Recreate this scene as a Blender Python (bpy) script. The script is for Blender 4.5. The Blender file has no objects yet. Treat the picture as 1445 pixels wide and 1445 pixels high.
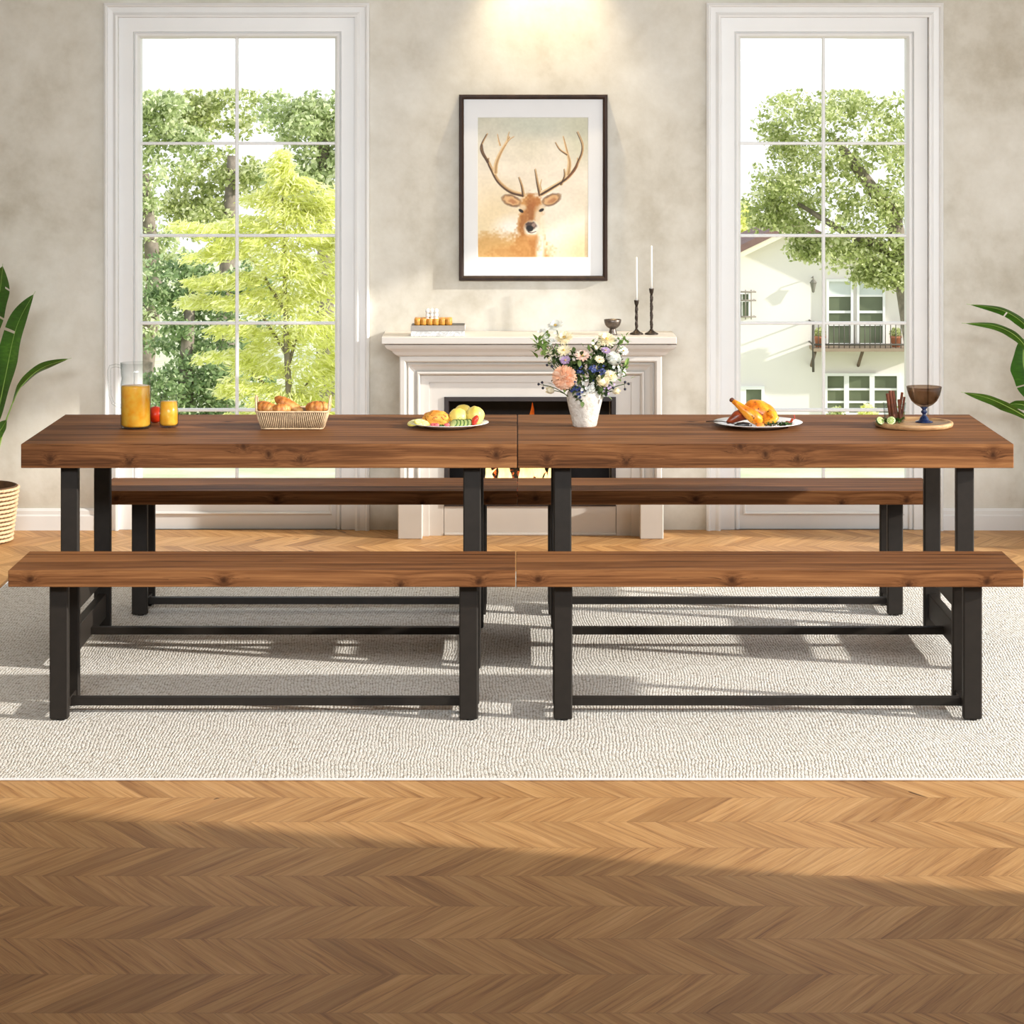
import bpy, math, random
import numpy as np
from mathutils import Vector, Matrix, Euler

random.seed(7)
RNG = np.random.default_rng(7)
SC = bpy.context.scene
COL = SC.collection
PI = math.pi

# ------------------------------------------------------------------ camera
CAM_H = 1.815                       # the lens stands 1.815 m above the floor and looks level at the fireplace wall
FPX = 3587.0                        # focal length in pixels of the 1445 px frame
WALL = 11.08                        # distance of the fireplace wall
camd = bpy.data.cameras.new('camera')
cam = bpy.data.objects.new('camera', camd)
COL.objects.link(cam)
camd.sensor_width = 36.0
camd.lens = FPX / 1445.0 * 36.0
camd.shift_x = -7.5 / 1445.0
camd.shift_y = -562.5 / 1445.0
camd.clip_end = 500
cam.location = (0, 0, CAM_H)
cam.rotation_euler = (PI / 2, 0, 0)
SC.camera = cam


def at(px, py, d):
    """world point at distance d seen at pixel (px, py) of the photograph"""
    return Vector(((px - 730.0) / FPX * d, d, CAM_H - (py - 160.0) / FPX * d))


def mx(px, d):
    return (px - 730.0) / FPX * d


def mz(py, d):
    return CAM_H - (py - 160.0) / FPX * d


# ------------------------------------------------------------------ world, sun, area lights, exposure
SC.view_settings.view_transform = 'Standard'
SC.view_settings.look = 'None'
SC.view_settings.gamma = 1
SC.view_settings.use_curve_mapping = False
SC.view_settings.exposure = 0.0
world = bpy.data.worlds.new('sky')
SC.world = world
world.use_nodes = True
wn = world.node_tree.nodes
wl = world.node_tree.links
bg = wn['Background']
tcw = wn.new('ShaderNodeTexCoord')
sepw = wn.new('ShaderNodeSeparateXYZ')
wl.new(tcw.outputs['Generated'], sepw.inputs[0])
rampw = wn.new('ShaderNodeValToRGB')
rampw.color_ramp.elements[0].position = 0.0
rampw.color_ramp.elements[0].color = (0.97, 0.985, 1.0, 1)
rampw.color_ramp.elements[1].position = 0.5
rampw.color_ramp.elements[1].color = (0.86, 0.93, 1.0, 1)
wl.new(sepw.outputs['Z'], rampw.inputs[0])
wl.new(rampw.outputs[0], bg.inputs[0])
bg.inputs[1].default_value = 1.35

SUN_DIR = Vector((-2.7, 0.78, -1.0))
sund = bpy.data.lights.new('sun', 'SUN')
sund.energy = 5.1
sund.color = (1.0, 0.95, 0.87)
sund.angle = math.radians(1.3)
sun = bpy.data.objects.new('sun', sund)
COL.objects.link(sun)
sun.location = (12, 2, 9)
sun.rotation_euler = SUN_DIR.to_track_quat('-Z', 'Y').to_euler()


def area(name, loc, target, sx, sy, energy, color, spread=180):
    d = bpy.data.lights.new(name, 'AREA')
    d.shape = 'RECTANGLE'
    d.size = sx
    d.size_y = sy
    d.energy = energy
    d.color = color
    d.spread = math.radians(spread)
    o = bpy.data.objects.new(name, d)
    COL.objects.link(o)
    o.location = loc
    o.rotation_euler = (Vector(target) - Vector(loc)).to_track_quat('-Z', 'Y').to_euler()
    return o


# daylight coming in through the tall opening in the right wall; then an added frontal fill
area('daylight_right', (3.3, 7.9, 1.3), (-1.0, 8.6, 0.9), 4.7, 2.3, 22, (0.97, 0.97, 0.97))
area('fill_front', (0.0, 3.0, 2.5), (0.0, 11.0, 1.0), 5.0, 0.6, 53, (0.91, 0.96, 1.0), 62)  # added fill lamp inside the room, brightens the fireplace wall; no window here

# ------------------------------------------------------------------ helpers


class MB:
    """collects geometry, then links it as ONE mesh object"""

    def __init__(self):
        self.v = []
        self.f = []
        self.sm = []

    def add(self, vs, fs, smooth=False):
        b = len(self.v)
        self.v.extend([tuple(p) for p in vs])
        for f in fs:
            self.f.append(tuple(i + b for i in f))
            self.sm.append(smooth)

    def box(self, x0, x1, y0, y1, z0, z1):
        vs = [(x0, y0, z0), (x1, y0, z0), (x1, y1, z0), (x0, y1, z0), (x0, y0, z1), (x1, y0, z1), (x1, y1, z1), (x0, y1, z1)]
        fs = [(0, 3, 2, 1), (4, 5, 6, 7), (0, 1, 5, 4), (1, 2, 6, 5), (2, 3, 7, 6), (3, 0, 4, 7)]
        self.add(vs, fs)
        return self

    def bbox(self, x0, x1, y0, y1, z0, z1, b=0.004):
        """box with chamfered edges"""
        pts = []
        cx, cy, cz = (x0 + x1) / 2, (y0 + y1) / 2, (z0 + z1) / 2
        hx, hy, hz = (x1 - x0) / 2, (y1 - y0) / 2, (z1 - z0) / 2
        b = min(b, hx * .9, hy * .9, hz * .9)
        idx = {}
        for sx in (-1, 1):
            for sy in (-1, 1):
                for sz in (-1, 1):
                    for ax in range(3):
                        p = [cx + sx * (hx - b), cy + sy * (hy - b), cz + sz * (hz - b)]
                        p[ax] = (cx, cy, cz)[ax] + (sx, sy, sz)[ax] * (hx, hy, hz)[ax]
                        idx[(sx, sy, sz, ax)] = len(pts)
                        pts.append(p)
        fs = []
        S = ((-1, -1), (1, -1), (1, 1), (-1, 1))
        for s in (-1, 1):
            q = [idx[(s, a, c, 0)] for a, c in S]
            fs.append(q if s > 0 else q[::-1])
            q = [idx[(a, s, c, 1)] for a, c in S]
            fs.append(q[::-1] if s > 0 else q)
            q = [idx[(a, c, s, 2)] for a, c in S]
            fs.append(q if s > 0 else q[::-1])
        for a in (-1, 1):
            for c in (-1, 1):
                fs.append([idx[(a, c, -1, 0)], idx[(a, c, 1, 0)], idx[(a, c, 1, 1)], idx[(a, c, -1, 1)]])
                fs.append([idx[(a, -1, c, 0)], idx[(a, 1, c, 0)], idx[(a, 1, c, 2)], idx[(a, -1, c, 2)]])
                fs.append([idx[(-1, a, c, 1)], idx[(1, a, c, 1)], idx[(1, a, c, 2)], idx[(-1, a, c, 2)]])
        for sx in (-1, 1):
            for sy in (-1, 1):
                for sz in (-1, 1):
                    fs.append([idx[(sx, sy, sz, k)] for k in range(3)])
        self.add(pts, fs)
        return self

    def lathe(self, prof, n=32, c=(0, 0, 0), smooth=True, wob=None, M=None):
        """prof: list of (r, z); wob(angle, i) scales the radius"""
        vs = []
        fs = []
        m = len(prof)
        for i, (r, z) in enumerate(prof):
            for k in range(n):
                a = 2 * PI * k / n
                rr = r * (wob(a, i) if wob else 1)
                p = Vector((rr * math.cos(a), rr * math.sin(a), z))
                if M:
                    p = M @ p
                vs.append((p.x + c[0], p.y + c[1], p.z + c[2]))
        for i in range(m - 1):
            for k in range(n):
                k2 = (k + 1) % n
                fs.append((i * n + k, i * n + k2, (i + 1) * n + k2, (i + 1) * n + k))
        fs.append(tuple(range(n))[::-1])
        fs.append(tuple((m - 1) * n + k for k in range(n)))
        self.add(vs, fs, smooth)
        return self

    def tube(self, pts, r, n=8, smooth=True, flat=1.0):
        """r: number or list; flat squeezes one axis of the section"""
        pts = [Vector(p) for p in pts]
        m = len(pts)
        rs = [r] * m if isinstance(r, (int, float)) else list(r)
        vs = []
        fs = []
        t0 = (pts[1] - pts[0]).normalized()
        ref = Vector((0, 0, 1)) if abs(t0.z) < .9 else Vector((1, 0, 0))
        nrm = (ref - t0 * ref.dot(t0)).normalized()
        for i in range(m):
            a = pts[max(i - 1, 0)]
            b = pts[min(i + 1, m - 1)]
            t = (b - a).normalized()
            nrm = (nrm - t * nrm.dot(t)).normalized()
            bi = t.cross(nrm)
            for k in range(n):
                an = 2 * PI * k / n
                vs.append(pts[i] + (nrm * math.cos(an) * flat + bi * math.sin(an)) * rs[i])
        for i in range(m - 1):
            for k in range(n):
                k2 = (k + 1) % n
                fs.append((i * n + k, i * n + k2, (i + 1) * n + k2, (i + 1) * n + k))
        fs.append(tuple(range(n))[::-1])
        fs.append(tuple((m - 1) * n + k for k in range(n)))
        self.add(vs, fs, smooth)
        return self

    def ball(self, c, r, nu=16, nv=10, M=None, wob=0.0, seed=0):
        """ellipsoid; r: number or 3 radii; wob makes it lumpy"""
        if isinstance(r, (int, float)):
            r = (r, r, r)
        rn = random.Random(seed)
        ph = [rn.uniform(0, 6.28) for _ in range(6)]
        vs = []
        fs = []
        for j in range(nv + 1):
            th = PI * j / nv
            for k in range(nu):
                a = 2 * PI * k / nu
                n = Vector((math.sin(th) * math.cos(a), math.sin(th) * math.sin(a), math.cos(th)))
                s = 1 + wob * (math.sin(3.1 * n.x + 2.3 * n.y + ph[0]) + math.sin(4.7 * n.y - 3.3 * n.z + ph[1]) + .6 * math.sin(8.1 * n.z + 6.4 * n.x + ph[2])
                               + .5 * math.sin(11.3 * n.x - 9.1 * n.y + ph[3]))
                p = Vector((n.x * r[0] * s, n.y * r[1] * s, n.z * r[2] * s))
                if M:
                    p = M @ p
                vs.append((p.x + c[0], p.y + c[1], p.z + c[2]))
        for j in range(nv):
            for k in range(nu):
                k2 = (k + 1) % nu
                fs.append((j * nu + k, (j + 1) * nu + k, (j + 1) * nu + k2, j * nu + k2))
        self.add(vs, fs, True)
        return self

    def rings(self, rings, closed=True, smooth=False, caps=False):
        """skin a list of equally long point rings"""
        n = len(rings[0])
        vs = [p for r in rings for p in r]
        fs = []
        for i in range(len(rings) - 1):
            for k in range(n if closed else n - 1):
                k2 = (k + 1) % n
                fs.append((i * n + k, i * n + k2, (i + 1) * n + k2, (i + 1) * n + k))
        if caps:
            fs.append(tuple(range(n))[::-1])
            fs.append(tuple((len(rings) - 1) * n + k for k in range(n)))
        self.add(vs, fs, smooth)
        return self

    def build(self, name, mat, parent=None, loc=None):
        me = bpy.data.meshes.new(name)
        me.from_pydata(self.v, [], self.f)
        me.polygons.foreach_set('use_smooth', self.sm)
        me.validate()
        me.update()
        if mat:
            me.materials.append(mat)
        o = bpy.data.objects.new(name, me)
        COL.objects.link(o)
        if parent:
            o.parent = parent
        if loc is not None:
            o.location = loc
        return o


def tag(o, label, cat, group=None, kind=None):
    o['label'] = label
    o['category'] = cat
    if group:
        o['group'] = group
    if kind:
        o['kind'] = kind
    return o


def thing(name, label, cat, loc=(0, 0, 0), rz=0.0, group=None):
    o = bpy.data.objects.new(name, None)
    COL.objects.link(o)
    o.location = loc
    o.rotation_euler = (0, 0, rz)
    o.empty_display_size = .05
    return tag(o, label, cat, group)


def struct(o, label=None):
    o['kind'] = 'structure'
    if label:
        o['label'] = label
    return o


def struct_empty(name, label):
    o = bpy.data.objects.new(name, None)
    COL.objects.link(o)
    return struct(o, label)


def copy_tree(o, parent=None):
    c = o.copy()
    COL.objects.link(c)
    if parent:
        c.parent = parent
    for ch in list(o.children):
        copy_tree(ch, c)
    return c


def fast_mesh(name, verts, nper, mat, parent=None, smooth=False):
    """verts: (N*nper,3) array, every nper verts are one face"""
    me = bpy.data.meshes.new(name)
    nv = len(verts)
    nf = nv // nper
    me.vertices.add(nv)
    me.vertices.foreach_set('co', np.asarray(verts, dtype=np.float32).ravel())
    me.loops.add(nv)
    me.loops.foreach_set('vertex_index', np.arange(nv, dtype=np.int32))
    me.polygons.add(nf)
    me.polygons.foreach_set('loop_start', np.arange(0, nv, nper, dtype=np.int32))
    me.update(calc_edges=True)
    me.validate()
    me.materials.append(mat)
    o = bpy.data.objects.new(name, me)
    COL.objects.link(o)
    if parent:
        o.parent = parent
    return o


# ------------------------------------------------------------------ materials
class NT:
    def __init__(self, name):
        self.m = bpy.data.materials.new(name)
        self.m.use_nodes = True
        self.t = self.m.node_tree
        self.n = self.t.nodes
        self.l = self.t.links
        self.b = self.n['Principled BSDF']

    def new(self, typ, **kw):
        nd = self.n.new(typ)
        for k, v in kw.items():
            setattr(nd, k, v)
        return nd

    def link(self, a, b):
        self.l.new(a, b)

    def math(self, op, a, b=None, c=None, clamp=False):
        nd = self.n.new('ShaderNodeMath')
        nd.operation = op
        nd.use_clamp = clamp
        for i, x in enumerate((a, b, c)):
            if x is None:
                continue
            if isinstance(x, (int, float)):
                nd.inputs[i].default_value = x
            else:
                self.l.new(x, nd.inputs[i])
        return nd.outputs[0]

    def ramp(self, fac, stops):
        nd = self.n.new('ShaderNodeValToRGB')
        el = nd.color_ramp.elements
        while len(el) < len(stops):
            el.new(.5)
        for e, (p, c) in zip(el, stops):
            e.position = p
            e.color = (*c, 1)
        self.l.new(fac, nd.inputs[0])
        return nd.outputs[0]

    def noise(self, vec, scale, detail=3, rough=.5, dist=0.0):
        nd = self.n.new('ShaderNodeTexNoise')
        nd.inputs['Scale'].default_value = scale
        nd.inputs['Detail'].default_value = detail
        nd.inputs['Roughness'].default_value = rough
        nd.inputs['Distortion'].default_value = dist
        if vec is not None:
            self.l.new(vec, nd.inputs['Vector'])
        return nd.outputs[0]

    def coord(self, kind='Object'):
        return self.n.new('ShaderNodeTexCoord').outputs[kind]

    def mapping(self, vec, scale=(1, 1, 1), loc=(0, 0, 0)):
        nd = self.n.new('ShaderNodeMapping')
        nd.inputs['Scale'].default_value = scale
        nd.inputs['Location'].default_value = loc
        self.l.new(vec, nd.inputs['Vector'])
        return nd.outputs[0]

    def mix(self, fac, a, b, mode='MIX'):
        nd = self.n.new('ShaderNodeMix')
        nd.data_type = 'RGBA'
        nd.blend_type = mode
        for s, x in ((nd.inputs[0], fac), (nd.inputs[6], a), (nd.inputs[7], b)):
            if isinstance(x, (int, float)):
                s.default_value = x
            elif isinstance(x, tuple):
                s.default_value = (*x, 1)
            else:
                self.l.new(x, s)
        return nd.outputs[2]

    def bump(self, h, strength=.3, dist=.01):
        nd = self.n.new('ShaderNodeBump')
        nd.inputs['Strength'].default_value = strength
        nd.inputs['Distance'].default_value = dist
        self.l.new(h, nd.inputs['Height'])
        self.l.new(nd.outputs[0], self.b.inputs['Normal'])

    def base(self, c):
        if isinstance(c, tuple):
            self.b.inputs['Base Color'].default_value = (*c, 1)
        else:
            self.l.new(c, self.b.inputs['Base Color'])

    def set(self, **kw):
        for k, v in kw.items():
            self.b.inputs[k.replace('_', ' ')].default_value = v
        return self


def sr(r, g, b):
    """sRGB 0-255 to linear"""
    return tuple(((c / 255) / 12.92 if c / 255 < .04045 else ((c / 255 + .055) / 1.055) ** 2.4) for c in (r, g, b))


def plain(name, c, rough=.5, var=.12, scale=30, metal=0.0, bump=0.0, **kw):
    t = NT(name)
    n = t.noise(t.coord(), scale, 4)
    lo = tuple(x * (1 - var) for x in c)
    hi = tuple(min(1, x * (1 + var)) for x in c)
    t.base(t.ramp(n, [(.3, lo), (.7, hi)]))
    t.set(Roughness=rough, Metallic=metal)
    for k, v in kw.items():
        t.b.inputs[k.replace('_', ' ')].default_value = v
    if bump:
        t.bump(n, bump, .004)
    return t.m


def thin_glass(name, tint=(1, 1, 1), edge=(.75, .8, .8), gloss=.06, rim=.25):
    t = NT(name)
    t.n.remove(t.b)
    out = t.n['Material Output']
    tr = t.new('ShaderNodeBsdfTransparent')
    gl = t.new('ShaderNodeBsdfGlossy')
    gl.inputs['Roughness'].default_value = .03
    lw = t.new('ShaderNodeLayerWeight')
    lw.inputs['Blend'].default_value = rim
    t.link(t.mix(lw.outputs['Facing'], tint, edge), tr.inputs[0])
    f = t.math('ADD', t.math('MULTIPLY', t.math('POWER', lw.outputs['Facing'], 3.0), .5), gloss)
    mxs = t.new('ShaderNodeMixShader')
    t.link(f, mxs.inputs[0])
    t.link(tr.outputs[0], mxs.inputs[1])
    t.link(gl.outputs[0], mxs.inputs[2])
    t.link(mxs.outputs[0], out.inputs[0])
    return t.m


def leafy(name, cols, rough=.5, trans=.4):
    """leaves: colour varies from leaf to leaf"""
    t = NT(name)
    geo = t.new('ShaderNodeNewGeometry')
    c = t.ramp(geo.outputs['Random Per Island'], cols)
    t.base(c)
    t.set(Roughness=rough)
    tl = t.new('ShaderNodeBsdfTranslucent')
    t.link(c, tl.inputs[0])
    m = t.new('ShaderNodeMixShader')
    m.inputs[0].default_value = trans
    t.link(t.b.outputs[0], m.inputs[1])
    t.link(tl.outputs[0], m.inputs[2])
    t.link(m.outputs[0], t.n['Material Output'].inputs[0])
    return t.m


def wood_slab(name, knots, kscale):
    """brown knotty boards, grain along x; knots: list of (x, y, z) in the board's own space"""
    t = NT(name)
    co = t.coord()
    warp = t.noise(t.mapping(co, (1.5, 6, 6)), 1.0, 3)
    sep = t.new('ShaderNodeSeparateXYZ')
    t.link(co, sep.inputs[0])
    # distance to the nearest knot
    dmin = None
    for (kx, ky, kz) in knots:
        v = t.new('ShaderNodeVectorMath', operation='SUBTRACT')
        t.link(co, v.inputs[0])
        v.inputs[1].default_value = (kx, ky, kz)
        w = t.new('ShaderNodeVectorMath', operation='MULTIPLY')
        t.link(v.outputs[0], w.inputs[0])
        w.inputs[1].default_value = kscale
        ln = t.new('ShaderNodeVectorMath', operation='LENGTH')
        t.link(w.outputs[0], ln.inputs[0])
        dmin = ln.outputs['Value'] if dmin is None else t.math('SMOOTH_MIN', dmin, ln.outputs['Value'], .3)
    kn = t.math('ADD', dmin, t.math('MULTIPLY', t.math('SUBTRACT', t.noise(co, 60, 3), .5), 1.3))
    near = t.math('DIVIDE', 1.0, t.math('ADD', 1.0, t.math('MULTIPLY', dmin, dmin)))
    # grain lines bend round the knots
    yy = t.math('ADD', sep.outputs['Y'], t.math('ADD', t.math('MULTIPLY', warp, .05), t.math('MULTIPLY', near, .02)))
    zz = t.math('ADD', sep.outputs['Z'], t.math('ADD', t.math('MULTIPLY', warp, .03), t.math('MULTIPLY', near, .015)))
    cmb = t.new('ShaderNodeCombineXYZ')
    t.link(sep.outputs['X'], cmb.inputs[0])
    t.link(yy, cmb.inputs[1])
    t.link(zz, cmb.inputs[2])
    g1 = t.noise(t.mapping(cmb.outputs[0], (1.1, 42, 60)), 1.0, 5, .6)
    g2 = t.noise(t.mapping(cmb.outputs[0], (5, 230, 300), (3, 1, 2)), 1.0, 4, .6)
    g3 = t.noise(t.mapping(cmb.outputs[0], (.8, 11, 9), (7, 3, 1)), 1.0, 2)
    g = t.math('ADD', t.math('MULTIPLY', g1, .62), t.math('ADD', t.math('MULTIPLY', g2, .22), t.math('MULTIPLY', g3, .30)))
    c = t.ramp(g, [(.36, sr(46, 25, 13)), (.46, sr(86, 53, 30)), (.56, sr(118, 76, 45)), (.70, sr(154, 106, 66))])
    dark = t.math('SUBTRACT', 1.0, t.math('SMOOTHSTEP' if False else 'DIVIDE', kn, 1.15), clamp=True)
    c = t.mix(t.math('MULTIPLY', dark, 1.15, clamp=True), c, sr(34, 19, 11))
    halo = t.math('MULTIPLY', t.math('SUBTRACT', 1.0, t.math('DIVIDE', dmin, 2.8), clamp=True), .55)
    c = t.mix(halo, c, sr(82, 48, 26))
    # fine dark cracks
    ck = t.noise(t.mapping(cmb.outputs[0], (2.2, 120, 150), (1, 9, 4)), 1.0, 2, .5, .6)
    c = t.mix(t.math('MULTIPLY', t.math('GREATER_THAN', ck, .68), .55), c, sr(40, 22, 12))
    t.base(c)
    t.set(Roughness=.6)
    t.b.inputs['Specular IOR Level'].default_value = .1
    t.bump(g, .15, .003)
    return t.m


MAT = {}
MAT['black_metal'] = plain('black_metal', (.021, .0165, .013), .55, .1, 40, **{'Specular IOR Level': .22})
MAT['trim'] = plain('white_trim', (.80, .80, .79), .4, .015, 6)
MAT['stone'] = plain('mantel_stone', (.62, .585, .54), .5, .03, 8)
MAT['soot'] = plain('soot', (.008, .006, .006), .8, .3, 30)
MAT['iron'] = plain('iron_frame', (.020, .012, .011), .5, .2, 30)
MAT['glass_pane'] = thin_glass('window_glass', (1, 1, 1), (.96, .98, .98), .012, .1)


def mat_plaster():
    t = NT('plaster')
    co = t.coord()
    a = t.noise(co, 1.3, 5, .6, .4)
    b = t.noise(co, 9, 6, .65)
    s = t.math('ADD', t.math('MULTIPLY', a, .65), t.math('MULTIPLY', b, .35))
    c = t.ramp(s, [(.30, sr(182, 174, 157)), (.48, sr(211, 206, 194)), (.66, sr(228, 225, 216))])
    t.base(c)
    t.set(Roughness=.85)
    t.b.inputs['Specular IOR Level'].default_value = .2
    t.bump(b, .12, .01)
    return t.m


MAT['plaster'] = mat_plaster()
MAT['ceiling'] = plain('ceiling_white', (.80, .79, .77), .9, .02, 4)


def mat_floor():
    """oak chevron parquet: rows .2306 m deep, boards .0742 m wide along the row"""
    t = NT('chevron_oak')
    co = t.coord()
    sep = t.new('ShaderNodeSeparateXYZ')
    t.link(co, sep.inputs[0])
    X, Y = sep.outputs['X'], sep.outputs['Y']
    ROW, W = .2306, .0742
    y0 = t.math('SUBTRACT', Y, 5.5892)
    off = t.math('MULTIPLY', t.math('PINGPONG', y0, ROW), .62)
    u = t.math('ADD', t.math('SUBTRACT', X, off), 40 * W + .3143)
    uq = t.math('DIVIDE', u, W)
    pi = t.math('FLOOR', uq)
    uf = t.math('FRACT', uq)
    vq = t.math('DIVIDE', t.math('ADD', y0, 60 * ROW), ROW)
    vi = t.math('FLOOR', vq)
    vf = t.math('FRACT', vq)
    cmb = t.new('ShaderNodeCombineXYZ')
    t.link(pi, cmb.inputs[0])
    t.link(vi, cmb.inputs[1])
    wn_ = t.new('ShaderNodeTexWhiteNoise')
    wn_.noise_dimensions = '2D'
    t.link(cmb.outputs[0], wn_.inputs['Vector'])
    rnd = wn_.outputs['Value']
    # grain runs along each board
    gv = t.new('ShaderNodeCombineXYZ')
    t.link(u, gv.inputs[0])
    t.link(Y, gv.inputs[1])
    t.link(t.math('MULTIPLY', rnd, 37.0), gv.inputs[2])
    wob = t.noise(t.mapping(gv.outputs[0], (9, 5, 1)), 1.0, 2)
    gx = t.math('ADD', u, t.math('MULTIPLY', wob, .03))
    gv2 = t.new('ShaderNodeCombineXYZ')
    t.link(gx, gv2.inputs[0])
    t.link(Y, gv2.inputs[1])
    t.link(t.math('MULTIPLY', rnd, 37.0), gv2.inputs[2])
    g1 = t.noise(t.mapping(gv2.outputs[0], (75, 3.2, 1)), 1.0, 4, .6)
    g2 = t.noise(t.mapping(gv2.outputs[0], (330, 9, 1)), 1.0, 3, .6)
    g3 = t.noise(t.mapping(gv2.outputs[0], (16, 2.5, 1)), 1.0, 2)
    g = t.math('ADD', t.math('MULTIPLY', g1, .48), t.math('ADD', t.math('MULTIPLY', g2, .28), t.math('MULTIPLY', g3, .24)))
    c = t.ramp(g, [(.34, sr(134, 87, 46)), (.45, sr(190, 141, 88)), (.55, sr(208, 161, 106)), (.70, sr(226, 186, 134))])
    tone = t.ramp(rnd, [(0, (.74, .70, .66)), (.25, (.90, .88, .86)), (.6, (1, 1, 1)), (1, (1.05, 1.06, 1.07))])
    c = t.mix(1.0, c, tone, 'MULTIPLY')
    # small dark knots, a few boards only
    vor = t.new('ShaderNodeTexVoronoi')
    vor.inputs['Scale'].default_value = 1.0
    t.link(t.mapping(gv2.outputs[0], (8, 2.6, 1)), vor.inputs['Vector'])
    vc = t.new('ShaderNodeSeparateColor')
    t.link(vor.outputs['Color'], vc.inputs[0])
    kn = t.math('MULTIPLY', t.math('LESS_THAN', vor.outputs['Distance'], .085), t.math('GREATER_THAN', vc.outputs[0], .80))
    c = t.mix(t.math('MULTIPLY', kn, .8), c, sr(70, 42, 22))
    # joints
    ju = t.math('MINIMUM', uf, t.math('SUBTRACT', 1.0, uf))
    jv = t.math('MINIMUM', vf, t.math('SUBTRACT', 1.0, vf))
    j = t.math('MAXIMUM', t.math('LESS_THAN', ju, .014), t.math('LESS_THAN', jv, .006))
    c = t.mix(t.math('MULTIPLY', j, .42), c, sr(112, 74, 42))
    t.base(c)
    t.set(Roughness=.48)
    t.b.inputs['Specular IOR Level'].default_value = .3
    t.bump(t.math('SUBTRACT', t.math('MULTIPLY', g2, .3), j), .2, .002)
    return t.m


def mat_rug():
    t = NT('woven_wool')
    co = t.coord()
    warp = t.noise(t.mapping(co, (1.6, 1.5, 1)), 1.0, 2)
    sep = t.new('ShaderNodeSeparateXYZ')
    t.link(co, sep.inputs[0])
    x = t.math('ADD', sep.outputs['X'], t.math('ADD', t.math('MULTIPLY', warp, .10), t.math('MULTIPLY', t.noise(t.mapping(co, (30, 45, 1)), 1.0, 2), .012)))
    row = t.math('DIVIDE', x, .0098)
    rf = t.math('FRACT', row)
    ri = t.math('FLOOR', row)
    wr = t.new('ShaderNodeTexWhiteNoise')
    wr.noise_dimensions = '1D'
    t.link(ri, wr.inputs['W'])
    # each row of loops is shifted against its neighbour
    y = t.math('ADD', sep.outputs['Y'], t.math('MULTIPLY', wr.outputs['Value'], 9.0))
    cm = t.new('ShaderNodeCombineXYZ')
    t.link(ri, cm.inputs[0])
    t.link(t.math('MULTIPLY', y, 34.0), cm.inputs[1])
    n = t.noise(cm.outputs[0], 1.0, 2, .6)
    groove = t.math('MULTIPLY', t.math('ABSOLUTE', t.math('SUBTRACT', rf, .5)), 2.0)
    fine = t.noise(t.mapping(co, (150, 60, 60)), 1.0, 3, .6)
    h = t.math('SUBTRACT', t.math('ADD', t.math('MULTIPLY', n, 1.05), t.math('MULTIPLY', fine, .80)), t.math('MULTIPLY', t.math('POWER', groove, 3.0), .30))
    c = t.ramp(h, [(.46, sr(126, 116, 102)), (.64, sr(194, 187, 175)), (.82, sr(226, 221, 212)), (1.0, sr(242, 240, 235))])
    big = t.noise(co, 1.6, 3)
    c = t.mix(t.math('MULTIPLY', big, .14), c, sr(205, 194, 174))
    t.base(c)
    t.set(Roughness=.95)
    t.b.inputs['Specular IOR Level'].default_value = .05
    t.bump(h, .8, .006)
    return t.m


MAT['floor'] = mat_floor()
MAT['rug'] = mat_rug()

# ------------------------------------------------------------------ the room
RX = 3.0                      # side walls at x = -3 and +3
CEIL = 2.85
fl = MB()
fl.box(-RX - .15, RX + .15, -1.2, WALL + .25, -.05, 0)
struct(fl.build('floor', MAT['floor']), 'oak chevron parquet floor')


def wall_with_holes(x0, x1, z0, z1, holes, d0, d1):
    """a wall slab between distances d0 and d1 with rectangular holes (x0,x1,z0,z1)"""
    mb = MB()
    xs = sorted({x0, x1, *[h[0] for h in holes], *[h[1] for h in holes]})
    zs = sorted({z0, z1, *[h[2] for h in holes], *[h[3] for h in holes]})

    def inside(xa, za):
        return any(h[0] < xa < h[1] and h[2] < za < h[3] for h in holes)
    for i in range(len(xs) - 1):
        for j in range(len(zs) - 1):
            if inside((xs[i] + xs[i + 1]) / 2, (zs[j] + zs[j + 1]) / 2):
                continue
            a, b, c, d = xs[i], xs[i + 1], zs[j], zs[j + 1]
            mb.add([(a, d0, c), (b, d0, c), (b, d0, d), (a, d0, d)], [(0, 1, 2, 3)])
            mb.add([(a, d1, c), (b, d1, c), (b, d1, d), (a, d1, d)], [(3, 2, 1, 0)])
    for (a, b, c, d) in holes + [(x0, x1, z0, z1)]:
        for p, q in (((a, c), (b, c)), ((b, c), (b, d)), ((b, d), (a, d)), ((a, d), (a, c))):
            mb.add([(p[0], d0, p[1]), (q[0], d0, q[1]), (q[0], d1, q[1]), (p[0], d1, p[1])], [(0, 1, 2, 3)])
    return mb


def wx(px):
    return mx(px, WALL)


def wz(py):
    return mz(py, WALL)


WIN = [(147.5, 521.5), (996.5, 1330.0)]              # outer edges of the two casings, in pixels on the wall
HOLES = []
for a, b in WIN:
    HOLES.append((wx(a + 19), wx(b - 19), 0.0, wz(23)))
FB = (-.300, .408, .135, .585)                        # the firebox opening
wallb = wall_with_holes(-RX, RX, 0, CEIL, HOLES + [FB], WALL, WALL + .22)
struct(wallb.build('wall_back', MAT['plaster']), 'beige mottled plaster wall behind the fireplace')
struct(MB().box(-RX - .15, -RX, -1.2, WALL + .22, 0, CEIL).build('wall_left', MAT['plaster']))
mb = MB()
mb.box(RX, RX + .15, -1.2, 5.35, 0, CEIL)
mb.box(RX, RX + .15, 10.32, WALL + .22, 0, CEIL)
mb.box(RX, RX + .15, 5.35, 10.32, 2.43, CEIL)
struct(mb.build('wall_right', MAT['plaster']))
struct(MB().box(-RX - .15, RX + .15, -1.2, WALL + .22, CEIL, CEIL + .12).build('ceiling', MAT['ceiling']))

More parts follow.
